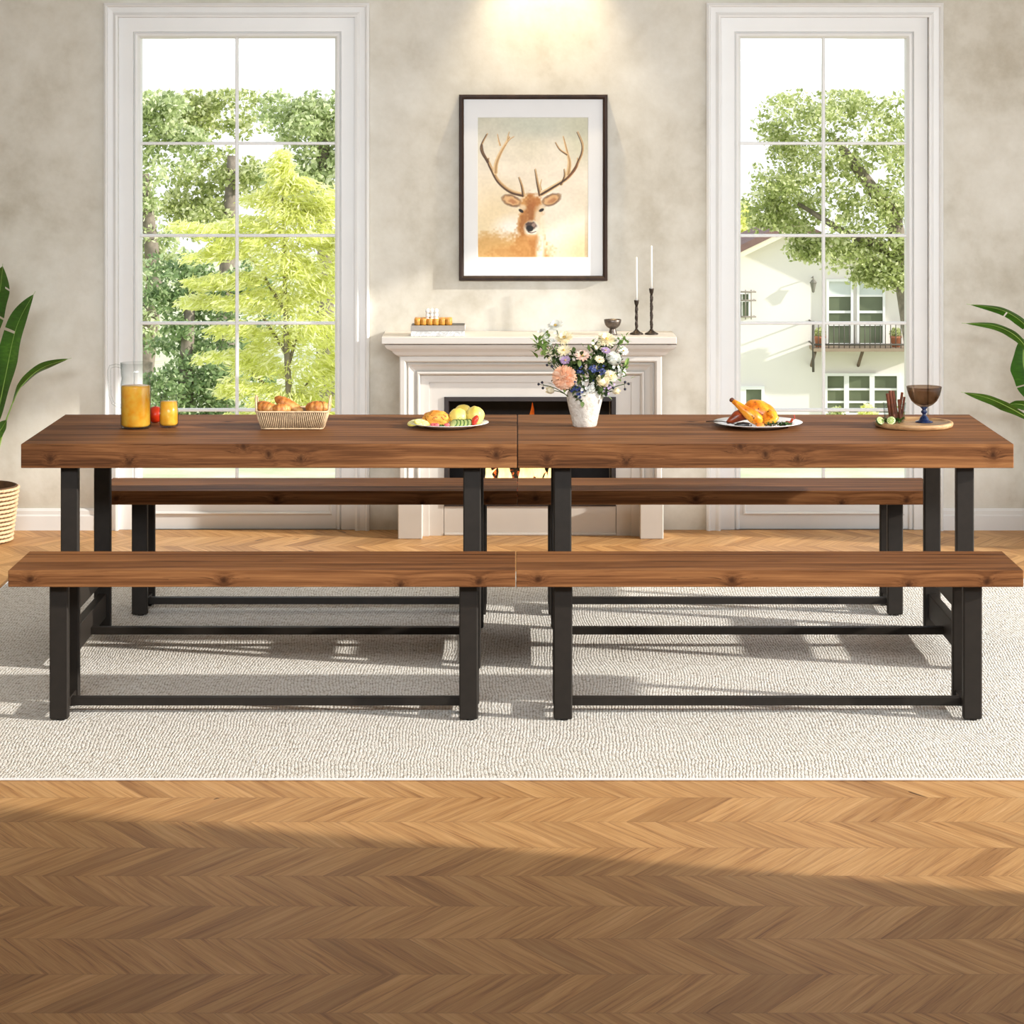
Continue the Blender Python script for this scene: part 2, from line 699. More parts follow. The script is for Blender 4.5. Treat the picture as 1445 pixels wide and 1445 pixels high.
struct(MB().box(-RX - .15, RX + .15, -1.35, -1.2, 0, CEIL).build('wall_front', MAT['plaster']))

# skirting boards either side of the windows


def baseboard(name, x0, x1):
    m = MB()
    prof = [(0, 0), (.018, 0), (.018, .062), (.013, .068), (.013, .084), (.006, .094), (0, .094)]
    m.rings([[(x0, WALL - p, z) for p, z in prof], [(x1, WALL - p, z) for p, z in prof]], caps=True)
    return struct(m.build(name, MAT['trim']), 'white skirting board')


baseboard('baseboard_left', -RX, wx(147.5))
baseboard('baseboard_right', wx(1330), RX)


def frame_rings(x0, x1, z0, z1, prof, d, openbottom=False):
    """picture-frame moulding: prof = list of (inset, protrusion towards the room)"""
    out = []
    for ins, pr in prof:
        y = d - pr
        zb = z0 if openbottom else z0 + ins
        out.append([(x0 + ins, y, zb), (x0 + ins, y, z1 - ins), (x1 - ins, y, z1 - ins), (x1 - ins, y, zb)])
    return out


PX = WALL / FPX                                       # metres per pixel on the wall


def make_window(name, x0p, x1p, vbar, label, gap):
    root = struct_empty(name, label)
    x0, x1, z1 = wx(x0p), wx(x1p), wz(4.5)
    m = MB()
    prof = [(0, 0), (0, .026), (3 * PX, .034), (5 * PX, .030), (6 * PX, .022), (13 * PX, .019), (15 * PX, .024), (17 * PX, .030), (20 * PX, .028), (20.5 * PX, -.02)]
    m.rings(frame_rings(x0, x1, 0, z1, prof, WALL, True), closed=False)
    m.build('casing', MAT['trim'], root)
    # flat frame, recessed
    f = MB()
    gx = 1.6 * PX if gap else 0
    prof = [(19.5 * PX, -.004), (40 * PX, -.004), (40.5 * PX, -.018), (43 * PX, -.010), (46 * PX, -.012), (49.5 * PX, -.03), (49.5 * PX, -.09), (19.0 * PX, -.09)]
    rr = []
    for ins, pr in prof:
        y = WALL - pr
        xr = x1 - ins - (gx if ins < 20 * PX else 0)
        rr.append([(x0 + ins, y, 0), (x0 + ins, y, z1 - ins), (xr, y, z1 - ins), (xr, y, 0)])
    f.rings(rr, closed=False)
    f.build('frame', MAT['trim'], root)
    gx0, gx1 = x0 + 49 * PX, x1 - 49 * PX
    gz0, gz1 = wz(683), z1 - 48 * PX
    b = MB()
    xv = wx(vbar)
    b.bbox(xv - .0065, xv + .0065, WALL + .026, WALL + .060, gz0, gz1, .003)
    b.build('muntin', MAT['trim'], root)
    for yb in (202.5, 333.0, 457.0, 572.0 + 8):
        b = MB()
        z = wz(yb)
        b.bbox(gx0, gx1, WALL + .028, WALL + .058, z - .0065, z + .0065, .003)
        b.build('muntin', MAT['trim'], root)
    g = MB()
    g.box(gx0 - .005, gx1 + .005, WALL + .040, WALL + .044, gz0 - .005, gz1 + .005)
    g.build('glass', MAT['glass_pane'], root)
    # solid panel at the foot with a raised rectangle
    p = MB()
    p.box(gx0 - .003, gx1 + .003, WALL + .022, WALL + .09, 0, gz0)
    p.rings([r + [] for r in frame_rings(gx0 + .012, gx1 - .012, wz(727), gz0 - .012,
                                         [(0, -.022), (0, -.012), (.006, -.008), (.012, -.014), (.014, -.0215)], WALL)], closed=True)
    p.build('lower_panel', MAT['trim'], root)
    return root


make_window('window_1', *WIN[0], 333.0, 'tall white window left of the fireplace, yellow-green tree outside', False)
make_window('window_2', *WIN[1], 1163.5, 'tall white window right of the fireplace, white house outside', True)

# ------------------------------------------------------------------ fireplace
SD = 10.85                                            # front plane of the surround
SPX = SD / FPX


def fx(px):
    return mx(px, SD)


def fz(py):
    return mz(py, SD)


fire = thing('fireplace', 'cream stone fireplace with stepped surround and projecting mantel shelf', 'fireplace', (.057, WALL, 0))


def local(mb, o):
    l = o.location
    mb.v = [(p[0] - l.x, p[1] - l.y, p[2] - l.z) for p in mb.v]
    return mb


X0, X1, ZT = fx(563.7), fx(934.0), fz(502.0)
m = MB()
prof = [(0, 0), (0, .236), (1.5 * SPX, .242), (7 * SPX, .242), (9 * SPX, .236), (10.5 * SPX, .212), (13 * SPX, .222), (16 * SPX, .210), (22 * SPX, .196), (24 * SPX, .190),
        (24.2 * SPX, .206), (26.5 * SPX, .208), (28.5 * SPX, .200), (29 * SPX, .168), (41 * SPX, .166), (41.3 * SPX, .154), (62.5 * SPX, .154), (62.5 * SPX, .0)]
rr = []
for ins, pr in prof:
    y = WALL - pr
    k = ins / (62.5 * SPX)
    zi = ZT - ins * (60.8 / 62.5)
    xr = X1 - ins * (64.0 / 62.5)
    rr.append([(X0 + ins, y, 0), (X0 + ins, y, zi), (xr, y, zi), (xr, y, 0)])
m.rings(rr, closed=False)
local(m, fire).build('surround', MAT['stone'], fire)
# hearth panel under the firebox
IX0, IX1, IZT, IZB = fx(626.2), fx(870.0), fz(562.8), fz(718)
m = MB()
m.box(IX0 - .002, IX1 + .002, WALL - .154, WALL, 0, IZB)
m.bbox(IX0 - .001, IX1 + .001, WALL - .158, WALL - .15, .0, .012, .003)
local(m, fire).build('hearth_panel', MAT['stone'], fire)
# plinth blocks
for a, b in ((X0 - .006, fx(596)), (fx(903), X1 + .006)):
    m = MB()
    m.bbox(a, b, WALL - .246, WALL - .001, 0, fz(698), .003)
    local(m, fire).build('plinth', MAT['stone'], fire)
# cornice and shelf
SX0, SX1 = mx(538, 10.78), mx(955, 10.78)


def plan_ring(o, z, p):
    """ring open to the wall: overhang o outwards of the surround, protrusion p"""
    return [(X0 - o, WALL, z), (X0 - o, WALL - p, z), (X1 + o, WALL - p, z), (X1 + o, WALL, z)]


m = MB()
ov = X0 - SX0
cor = [(0, ZT - .004, .236), (.006, ZT + .001, .246), (.016, ZT + .006, .252), (.027, ZT + .017, .258), (.029, ZT + .022, .262), (.036, ZT + .026, .266), (.052, ZT + .034, .274), (.060, ZT + .045, .280),
       (.061, ZT + .051, .282)]
m.rings([plan_ring(o, z, p) for o, z, p in cor], closed=False)
local(m, fire).build('cornice', MAT['stone'], fire)
m = MB()
m.bbox(SX0, SX1, WALL - .302, WALL - .001, .836, .867, .003)
local(m, fire).build('mantel_shelf', MAT['stone'], fire)
# iron frame and soot-black firebox
m = MB()
m.rings(frame_rings(IX0, IX1, IZB, IZT, [(0, .150), (0, .162), (.018, .162), (.020, .150), (.020, .02)], WALL), closed=True)
local(m, fire).build('iron_frame', MAT['iron'], fire)
m = MB()
x0, x1, z0, z1 = IX0 + .015, IX1 - .015, IZB + .012, IZT - .012
y0, y1 = WALL - .13, WALL + .21
m.add([(x0, y0, z0), (x1, y0, z0), (x1, y1, z0), (x0, y1, z0), (x0, y0, z1), (x1, y0, z1), (x1, y1, z1), (x0, y1, z1)],
      [(0, 1, 2, 3), (7, 6, 5, 4), (3, 2, 6, 7), (0, 3, 7, 4), (2, 1, 5, 6)])
local(m, fire).build('firebox', MAT['soot'], fire)


def mat_char():
    t = NT('charred_wood')
    n = t.noise(t.coord(), 38, 5, .7)
    t.base(t.ramp(n, [(.4, (.012, .008, .006)), (.7, (.08, .05, .035))]))
    em = t.ramp(n, [(.53, (0, 0, 0)), (.60, (1, .12, .01)), (.72, (1, .35, .05))])
    t.link(em, t.b.inputs['Emission Color'])
    t.b.inputs['Emission Strength'].default_value = 1.3
    t.set(Roughness=.9)
    return t.m


def mat_flame():
    t = NT('flame')
    t.n.remove(t.b)
    sep = t.new('ShaderNodeSeparateXYZ')
    co = t.coord()
    t.link(co, sep.inputs[0])
    nz = t.noise(t.mapping(co, (30, 30, 14)), 1.0, 3, .6)
    z = t.math('ADD', sep.outputs['Z'], t.math('MULTIPLY', t.math('SUBTRACT', nz, .5), .16))
    c = t.ramp(z, [(.0, (1, .80, .36)), (.10, (1, .66, .20)), (.22, (1, .25, .03)), (.34, (.55, .05, .005))])
    em = t.new('ShaderNodeEmission')
    t.link(c, em.inputs[0])
    t.link(t.ramp(z, [(.0, (1, 1, 1)), (.12, (.55, .55, .55)), (.36, (.16, .16, .16))]), em.inputs[1])
    st = t.math('MULTIPLY', 2.4, 1.0)
    mul = t.math('MULTIPLY', em.inputs[1].links[0].from_socket, 2.6)
    t.link(mul, em.inputs[1])
    tr = t.new('ShaderNodeBsdfTransparent')
    lw = t.new('ShaderNodeLayerWeight')
    lw.inputs[0].default_value = .35
    mix = t.new('ShaderNodeMixShader')
    t.link(t.math('MULTIPLY', lw.outputs['Facing'], .9), mix.inputs[0])
    t.link(em.outputs[0], mix.inputs[1])
    t.link(tr.outputs[0], mix.inputs[2])
    t.link(mix.outputs[0], t.n['Material Output'].inputs[0])
    return t.m


MAT['char'] = mat_char()
MAT['flame'] = mat_flame()
FZ = IZB + .014
logs = [((-.20, 11.05, .036), (.005, 11.10, .040), .034, 'charred log lying lowest at the left of the fire'),
        ((.085, 11.10, .038), (.28, 11.04, .036), .033, 'charred log lying lowest at the right of the fire'),
        ((-.12, 11.12, .098), (.12, 11.03, .092), .029, 'glowing log lying across the two lower logs')]
for a, b, r, lab in logs:
    a, b = Vector(a), Vector(b)
    a.z += FZ
    b.z += FZ
    mid = (a + b) / 2
    m = MB()
    pts = [a.lerp(b, i / 8) - mid + Vector((0, 0, .004 * math.sin(i * 2.1))) for i in range(9)]
    m.tube(pts, [r * (1 + .07 * math.sin(i * 1.7)) for i in range(9)], 12)
    tag(m.build('log', MAT['char'], None, mid), lab, 'log', 'logs in the fireplace')
flames = [(-.13, .10, .016, .3, 'short red flame at the left end of the fire'), (-.055, .20, .027, -.2, 'broad yellow flame left of the table joint'),
          (.035, .345, .030, .25, 'tallest orange flame rising above the table top'), (.100, .22, .028, -.3, 'broad yellow flame right of the table joint'),
          (.155, .15, .026, .2, 'low yellow flame near the right table legs')]
for i, (x, h, r, ln, lab) in enumerate(flames):
    m = MB()
    pts = []
    rs = []
    for k in range(13):
        q = k / 12
        pts.append((ln * .10 * q * q + .013 * math.sin(q * 7 + i) * q, .012 * math.sin(q * 5 + 2 * i), h * q))
        rs.append(max(r * (math.sin(PI * min(1, q * .82 + .18)) ** .8) * (1 - .25 * q), .0012))
    m.tube(pts, rs, 14)
    for sgn in (-1, 1):
        p2 = [(sgn * r * .55 + ln * .08 * q + .01 * math.sin(6 * q + sgn), .01, h * .58 * q) for q in [k / 8 for k in range(9)]]
        m.tube(p2, [max(r * .55 * math.sin(PI * (.2 + .8 * q)), .001) for q in [k / 8 for k in range(9)]], 10)
    tag(m.build('flame', MAT['flame'], None, (x, 11.02, FZ + .075)), lab, 'flame', 'flames in the fireplace')

# ------------------------------------------------------------------ framed stag print
PXA, PXB, PZA, PZB = wx(648), wx(857), wz(395.5), wz(133.5)
pic = thing('framed_print', 'dark brown framed stag print in a white mat above the mantel', 'picture', ((PXA + PXB) / 2, WALL, PZA))


def mat_frame():
    t = NT('dark_frame_wood')
    n = t.noise(t.mapping(t.coord(), (20, 20, 3)), 1.0, 4)
    t.base(t.ramp(n, [(.3, (.018, .009, .006)), (.7, (.045, .024, .016))]))
    t.set(Roughness=.5)
    t.b.inputs['Specular IOR Level'].default_value = .2
    return t.m


m = MB()
m.rings(frame_rings(PXA, PXB, PZA, PZB, [(0, 0), (0, .030), (.003, .034), (.012, .034), (.019, .028), (.021, .018), (.021, 0)], WALL), closed=True)
local(m, pic).build('frame', mat_frame(), pic)
AX0, AX1, AZ0, AZ1 = wx(674.5), wx(829.4), wz(362.6), wz(166.2)
m = MB()
m.rings(frame_rings(PXA + .018, PXB - .018, PZA + .018, PZB - .018, [(0, .016), (AX0 - PXA - .020, .016), (AX0 - PXA - .018, .0135), (AX0 - PXA - .018, .010)], WALL), closed=True)
# top and bottom borders of the mat are deeper than its sides: fill the difference
m.v = []
m.f = []
m.sm = []
o0, o1, q0, q1 = PXA + .018, PXB - .018, PZA + .018, PZB - .018
R1 = [(o0, WALL - .016, q0), (o0, WALL - .016, q1), (o1, WALL - .016, q1), (o1, WALL - .016, q0)]
e = .0025
R2 = [(AX0 - e, WALL - .016, AZ0 - e), (AX0 - e, WALL - .016, AZ1 + e), (AX1 + e, WALL - .016, AZ1 + e), (AX1 + e, WALL - .016, AZ0 - e)]
R3 = [(AX0, WALL - .0125, AZ0), (AX0, WALL - .0125, AZ1), (AX1, WALL - .0125, AZ1), (AX1, WALL - .0125, AZ0)]
m.rings([R1, R2, R3], closed=True)
local(m, pic).build('mat_board', plain('mat_board', (.80, .80, .80), .7, .01, 10), pic)


def stag_print():
    W, H = 310, 393
    u, v = np.meshgrid((np.arange(W) + .5) / W * 465, (np.arange(H) + .5) / H * 590)    # in crop units 465 x 590
    rng = np.random.default_rng(3)

    def smooth(nx, ny):
        g = rng.random((ny, nx))
        xi = u / 465 * (nx - 1)
        yi = v / 590 * (ny - 1)
        x0 = np.clip(xi.astype(int), 0, nx - 2)
        y0 = np.clip(yi.astype(int), 0, ny - 2)
        fx_, fy_ = xi - x0, yi - y0
        fx_, fy_ = fx_ * fx_ * (3 - 2 * fx_), fy_ * fy_ * (3 - 2 * fy_)
        return (g[y0, x0] * (1 - fx_) + g[y0, x0 + 1] * fx_) * (1 - fy_) + (g[y0 + 1, x0] * (1 - fx_) + g[y0 + 1, x0 + 1] * fx_) * fy_
    n1, n2, n3 = smooth(5, 6), smooth(14, 18), smooth(60, 76)
    img = np.zeros((H, W, 3))
    top = np.array([212, 208, 190.])
    mid = np.array([238, 226, 206.])
    low = np.array([240, 224, 194.])
    q = np.clip(v / 590, 0, 1)[..., None]
    img[:] = np.where(q < .4, top + (mid - top) * (q / .4), mid + (low - mid) * ((q - .4) / .6))
    img += (n1 - .5)[..., None] * np.array([26, 24, 30.]) + (n2 - .5)[..., None] * 12

    def put(mask, c, a=1.0):
        mk = np.clip(mask * a, 0, 1)[..., None]
        img[:] = img * (1 - mk) + np.array(c, float) * mk

    def blob(cx, cy, rx, ry, c, a=1.0, soft=.4, ang=0.0, rag=.0):
        ca, sa = math.cos(ang), math.sin(ang)
        dx, dy = u - cx, v - cy
        p = (dx * ca + dy * sa) / rx
        s = (-dx * sa + dy * ca) / ry
        r = np.sqrt(p * p + s * s) + (n3 - .5) * rag + (n2 - .5) * rag
        put(np.clip((1 + soft / 2 - r) / soft, 0, 1), c, a)

    def stroke(pts, w0, w1, c, a=1.0, soft=1.6):
        P = [np.array(p, float) for p in pts]
        # smooth the line
        Q = []
        for i in range(len(P) - 1):
            p0, p1, p2, p3 = P[max(i - 1, 0)], P[i], P[i + 1], P[min(i + 2, len(P) - 1)]
            for k in range(5):
                s = k / 5
                Q.append(.5 * ((2 * p1) + (p2 - p0) * s + (2 * p0 - 5 * p1 + 4 * p2 - p3) * s * s + (3 * p1 - p0 - 3 * p2 + p3) * s ** 3))
        Q.append(P[-1])
        msk = np.zeros_like(u)
        for i in range(len(Q) - 1):
            a_, b_ = Q[i], Q[i + 1]
            d = b_ - a_
            L = max(d @ d, 1e-6)
            s = np.clip(((u - a_[0]) * d[0] + (v - a_[1]) * d[1]) / L, 0, 1)
            dist = np.hypot(u - a_[0] - s * d[0], v - a_[1] - s * d[1])
            ww = w0 + (w1 - w0) * (i + s) / (len(Q) - 1)
            msk = np.maximum(msk, np.clip((ww - dist) / soft + .5, 0, 1))
        put(msk, c, a)
    # greenish and ochre washes
    blob(250, 30, 130, 46, (190, 196, 176), .55, 1.2)
    blob(425, 60, 70, 130, (198, 198, 168), .5, 1.2)
    blob(60, 420, 120, 120, (232, 208, 160), .6, 1.3)
    blob(440, 560, 70, 90, (224, 190, 130), .6, 1.3)
    blob(140, 470, 60, 46, (250, 246, 238), .8, 1.1)
    blob(330, 440, 90, 120, (246, 236, 218), .6, 1.2)
    # body and neck
    blob(90, 565, 190, 70, (208, 160, 92), .9, .7, .08, .35)
    blob(20, 540, 90, 44, (214, 168, 100), .7, .8, 0, .4)
    blob(215, 540, 62, 90, (196, 138, 70), .95, .5, 0, .4)
    blob(196, 440, 26, 70, (192, 130, 62), .9, .5, .15, .4)
    blob(140, 575, 90, 30, (186, 128, 62), .5, .8, 0, .6)
    blob(262, 545, 17, 70, (252, 244, 228), .85, .7, 0, .3)
    blob(235, 520, 26, 46, (170, 104, 40), .55, .9, 0, .6)
    # antlers: pale body, then a dark edge
    O, Y = 528, 200
    BE, DK, MD = (226, 196, 148), (70, 44, 26), (166, 122, 74)

    def T(*pts):
        return [(x - O, y - Y) for x, y in pts]
    beams = [(T((722, 528), (668, 512), (618, 470), (588, 415), (574, 385), (552, 350), (547, 318), (571, 270)), 8, 2),
             (T((604, 432), (608, 395), (626, 350), (648, 312), (662, 284)), 8, 3), (T((624, 318), (618, 298), (613, 272)), 3.5, 1.2), (T((648, 312), (666, 292), (682, 282)), 3, 1),
             (T((655, 300), (656, 282), (662, 262)), 3, 1), (T((722, 530), (716, 490), (704, 452)), 6, 1.5), (T((588, 420), (576, 395), (577, 372)), 5, 1.5),
             (T((792, 526), (782, 480), (772, 418)), 7, 1.5), (T((796, 505), (792, 485), (797, 462)), 3, 1),
             (T((800, 522), (850, 492), (905, 456), (938, 415), (952, 385), (967, 350), (969, 312), (949, 262)), 8, 2),
             (T((908, 440), (914, 392), (905, 350), (888, 282)), 8, 2), (T((905, 358), (874, 336), (856, 306)), 4, 1.2), (T((880, 482), (894, 448), (893, 418)), 5, 1.5),
             (T((926, 432), (946, 405), (947, 372)), 5, 1.5)]
    for pts, a, b in beams:
        a, b = a * 1.3, b * 1.3
        stroke(pts, a, b, BE)
        stroke([(x + 1.5, y + 1) for x, y in pts], a * .45, b * .5, MD, .7)
    for k in (0, 5, 6, 7, 9, 11, 12):
        pts, a, b = beams[k]
        stroke([(x - a * .5, y + a * .4) for x, y in pts], a * .55, b * .8, DK, .9)
    stroke(T((548, 318), (553, 350), (572, 388)), 4, 6, DK, .7)
    stroke(T((905, 455), (935, 425), (948, 392)), 4, 3, (120, 70, 36), .8)
    # ears
    for cx, cy, an in ((672, 552, .38), (838, 548, -.42)):
        blob(cx - O, cy - Y, 42, 23, (84, 50, 28), .9, .3, an, .1)
        blob(cx - O, cy - Y, 37, 18.5, (222, 176, 122), 1, .4, an, .25)
        blob(cx - O + 4, cy - Y + 3, 18, 9, (176, 112, 66), .7, .7, an, .4)
    # head
    blob(757 - O, 585 - Y, 50, 58, (206, 150, 84), 1, .25, 0, .18)
    blob(755 - O, 640 - Y, 36, 62, (212, 160, 98), 1, .3, 0, .18)
    blob(752 - O, 600 - Y, 22, 60, (150, 84, 30), .75, .8, .05, .5)
    blob(772 - O, 560 - Y, 24, 34, (180, 108, 46), .7, .8, 0, .5)
    blob(722 - O, 640 - Y, 14, 50, (168, 104, 46), .8, .7, .1, .4)
    blob(790 - O, 640 - Y, 22, 60, (244, 226, 196), .85, .7, -.1, .3)
    blob(720 - O, 580 - Y, 14, 12, (236, 214, 180), .8, .8, .3)
    blob(800 - O, 580 - Y, 14, 14, (240, 222, 192), .8, .8, -.3)
    for cx, cy, an in ((712, 594, .6), (797, 591, -.45)):
        blob(cx - O, cy - Y, 11, 6, (30, 20, 16), 1, .4, an)
    # muzzle
    blob(756 - O, 668 - Y, 30, 32, (246, 236, 220), .95, .5, 0, .2)
    blob(753 - O, 657 - Y, 22, 17, (60, 40, 34), .9, .4, 0, .25)
    blob(764 - O, 654 - Y, 8, 8, (180, 150, 136), .8, .6)
    blob(748 - O, 668 - Y, 14, 11, (22, 14, 12), 1, .5, 0, .3)
    stroke(T((742, 682), (756, 686), (774, 680)), 2.2, 1.4, (70, 46, 36), .8)
    blob(752 - O, 705 - Y, 24, 12, (210, 150, 84), .7, .8)
    img += (n3 - .5)[..., None] * 9
    img = np.clip(img, 0, 255) / 255
    lin = np.where(img < .04045, img / 12.92, ((img + .055) / 1.055) ** 2.4)
    # grid of quads; a face per paint cell
    me = bpy.data.meshes.new('print')
    gx = np.linspace(AX0 - .003, AX1 + .003, W + 1)
    gz = np.linspace(AZ1 + .003, AZ0 - .003, H + 1)
    VX, VZ = np.meshgrid(gx, gz)
    co = np.stack([VX - pic.location.x, np.full_like(VX, -.0115), VZ - pic.location.z], -1).reshape(-1, 3)
    i, j = np.meshgrid(np.arange(W), np.arange(H))
    a = (j * (W + 1) + i).ravel()
    quads = np.stack([a + W + 1, a + W + 2, a + 1, a], -1)
    me.vertices.add(len(co))
    me.vertices.foreach_set('co', co.ravel().astype(np.float32))
    me.loops.add(quads.size)
    me.loops.foreach_set('vertex_index', quads.ravel().astype(np.int32))
    me.polygons.add(len(quads))
    me.polygons.foreach_set('loop_start', np.arange(0, quads.size, 4, dtype=np.int32))
    me.update(calc_edges=True)
    at_ = me.color_attributes.new('paint', 'FLOAT_COLOR', 'POINT')
    pad = np.pad(lin, ((0, 1), (0, 1), (0, 0)), mode='edge')
    buf = np.ones((H + 1, W + 1, 4), np.float32)
    buf[..., :3] = pad
    at_.data.foreach_set('color', buf.ravel())
    t = NT('watercolour_print')
    ca = t.new('ShaderNodeVertexColor')
    ca.layer_name = 'paint'
    t.link(ca.outputs[0], t.b.inputs['Base Color'])
    t.set(Roughness=.6)
    me.materials.append(t.m)
    o = bpy.data.objects.new('print', me)
    COL.objects.link(o)
    o.parent = pic
    o['label'] = 'watercolour print of a stag with wide antlers'


stag_print()

# recessed ceiling lamp above the picture
lamp = thing('recessed_downlight', 'recessed ceiling lamp washing the wall above the stag print', 'lamp', (mx(768, 10.95), 10.93, CEIL))
m = MB()
m.lathe([(.055, 0), (.055, -.006), (.042, -.006), (.038, .0), (.030, -.001), (.0, -.001)], 28)
m.build('lamp_ring', MAT['trim'], lamp)
sd = bpy.data.lights.new('downlight', 'SPOT')
sd.energy = 92
sd.color = (1.0, .80, .50)
sd.spot_size = math.radians(70)
sd.spot_blend = 1.0
sd.shadow_soft_size = .02
so = bpy.data.objects.new('downlight', sd)
COL.objects.link(so)
so.parent = lamp
so.location = (0, 0, -.012)
so.rotation_euler = (math.radians(6), 0, 0)

# ------------------------------------------------------------------ rug
rug = MB()
RH = .008
rug.bbox(-1.965, 1.965, 6.912, 10.02, 0.0005, RH, .003)
rugo = rug.build('rug', MAT['rug'])
tag(rugo, 'large cream woven rug lying under the tables and benches', 'rug')
m = MB()
for a, b, c, d in ((-1.968, 1.968, 6.906, 6.914), (-1.968, 1.968, 10.018, 10.026), (-1.970, -1.962, 6.906, 10.026), (1.962, 1.970, 6.906, 10.026)):
    m.bbox(a, b, c, d, .0005, RH, .003)
bd = m.build('binding', plain('white_binding', (.80, .80, .80), .8, .05, 120), rugo)
bd['label'] = 'white bound edge'

# ------------------------------------------------------------------ benches and tables
bench_knots = [(-.686, -.164, .440), (-.111, -.164, .436), (.410, -.164, .424), (.641, -.164, .433)]
table_knots = [(-.705, -.40, .700), (-.449, -.40, .690), (-.084, -.40, .742), (.104, -.40, .701), (.733, -.40, .716), (.0, -.40, .715), (-.2, .2, .75)]
MAT['bench_wood'] = wood_slab('bench_wood', bench_knots, (75, 60, 80))
MAT['table_wood'] = wood_slab('table_wood', table_knots, (75, 60, 62))


def trestle(root, hx, yf, yb, ztop, w, dp, rail, mid, upper, plates):
    """black tube frame: legs at x=+-hx, front legs from yf, back legs to yb"""
    zb = RH
    for s in (-1, 1):
        for y0 in (yf, yb - dp):
            m = MB()
            m.bbox(s * hx - w / 2, s * hx + w / 2, y0, y0 + dp, zb + .004, ztop, .004)
            leg = m.build('leg', MAT['black_metal'], root)
            f = MB()
            f.lathe([(.0, zb), (.011, zb), (.012, zb + .005), (.0, zb + .005)], 12, (s * hx + .004, y0 + dp / 2, 0))
            f.build('foot', MAT['black_metal'], leg)
        m = MB()
        m.bbox(s * hx - rail[2] / 2, s * hx + rail[2] / 2, yf + dp - .001, yb - dp + .001, rail[0], rail[1], .002)
        m.build('side_rail', MAT['black_metal'], root)
        if upper:
            m = MB()
            m.bbox(s * hx - rail[2] / 2, s * hx + rail[2] / 2, yf + dp - .001, yb - dp + .001, upper[0], upper[1], .002)
            m.build('side_rail', MAT['black_metal'], root)
        m = MB()
        m.bbox(s * hx - w / 2, s * hx + w / 2, yf, yb, ztop - .006, ztop, .002)
        m.build('mounting_plate', MAT['black_metal'], root)
    m = MB()
    ym = (yf + yb) / 2
    m.bbox(-hx + rail[2] / 2 - .002, hx - rail[2] / 2 + .002, ym - .016, ym + .016, mid[0], mid[1], .002)
    m.build('stretcher', MAT['black_metal'], root)


def make_bench(label, loc):
    root = thing('bench', label, 'bench', loc, 0, 'four dining benches')
    m = MB()
    m.bbox(-.749, .749, -.164, .164, .4165, .466, .002)
    m.build('seat', MAT['bench_wood'], root)
    trestle(root, .6095, -.108, .108, .4165, .056, .030, (.034, .058, .040), (.032, .056), None, True)
    return root


def make_table(label, loc):
    root = thing('dining_table', label, 'table', loc, 0, 'two dining tables set end to end')
    m = MB()
    m.bbox(-.799, .799, -.40, .40, .672, .75, .002)
    m.build('tabletop', MAT['table_wood'], root)
    trestle(root, .6535, -.34, .345, .672, .0575, .036, (.050, .133, .030), (.056, .080), (.184, .262), True)
    return root


BF = 7.668
b1 = make_bench('rustic brown wooden bench with black legs in the foreground on the left', (-.7545, BF, 0))
b2 = copy_tree(b1)
b2.location = (.7455, BF, 0)
b2['label'] = 'rustic brown wooden bench with black legs in the foreground on the right'
BB = 9.246
b3 = copy_tree(b1)
b3.location = (-.7492, BB, 0)
b3['label'] = 'left wooden bench behind the table, between table and left window'
b4 = copy_tree(b1)
b4.location = (.7497, BB, 0)
b4['label'] = 'right wooden bench behind the table, before the right window'
t1 = make_table('left half of the long brown table, bearing juice pitcher, bread basket and croquette plate', (-.8005, 8.59, 0))
t2 = copy_tree(t1)
t2.location = (.8005, 8.59, 0)
t2['label'] = 'right half of the long brown table, bearing flower vase, roast chicken and goblet'

TT = .75                                             # table top height


# ------------------------------------------------------------------ mantel ornaments
MZ = .867                                            # mantel shelf top


def mat_rough_metal(name, c, rough=.4):
    t = NT(name)
    n = t.noise(t.coord(), 90, 4)
    t.base(t.ramp(n, [(.3, tuple(x * .6 for x in c)), (.7, c)]))
    t.set(Roughness=rough, Metallic=.85)
    t.bump(n, .3, .002)
    return t.m


MAT['pewter'] = mat_rough_metal('pewter', (.20, .165, .14))
MAT['bronze'] = mat_rough_metal('bronze', (.075, .058, .047), .45)
MAT['wax'] = plain('white_wax', (.86, .84, .80), .5, .02, 20)
MAT['amber'] = plain('amber_scallop', sr(214, 150, 62), .35, .22, 60)
MAT['paper'] = plain('paper', (.78, .76, .72), .8, .05, 200)

d0 = 10.865
bk = thing('book', 'grey book lying on top of the white book on the mantel', 'book', (mx(618.5, d0), d0, MZ + .0225), 0, 'books on the mantel')
m = MB()
m.bbox(-.115, .115, -.058, -.0555, 0, .023, .001)
m.bbox(-.115, .115, -.058, .058, 0, .0022, .0008)
m.bbox(-.115, .115, -.058, .058, .021, .0232, .0008)
m.build('cover', plain('grey_cover', sr(168, 160, 152), .6, .05, 60), bk)
m = MB()
m.bbox(-.113, .1145, -.056, .056, .0022, .021, .0005)
m.build('pages', MAT['paper'], bk)
m = MB()
m.bbox(-.112, .112, -.053, .057, .0230, .0240, .0004)
o = m.build('cover_panel', plain('black_cover', (.012, .012, .013), .4, .1, 60), bk)
o['label'] = 'black cover panel'


def mat_marble():
    t = NT('marbled_white')
    n = t.noise(t.coord(), 14, 6, .7, 2.0)
    t.base(t.ramp(n, [(.42, (.80, .80, .79)), (.5, (.45, .45, .45)), (.53, (.80, .80, .79))]))
    t.set(Roughness=.5)
    return t.m


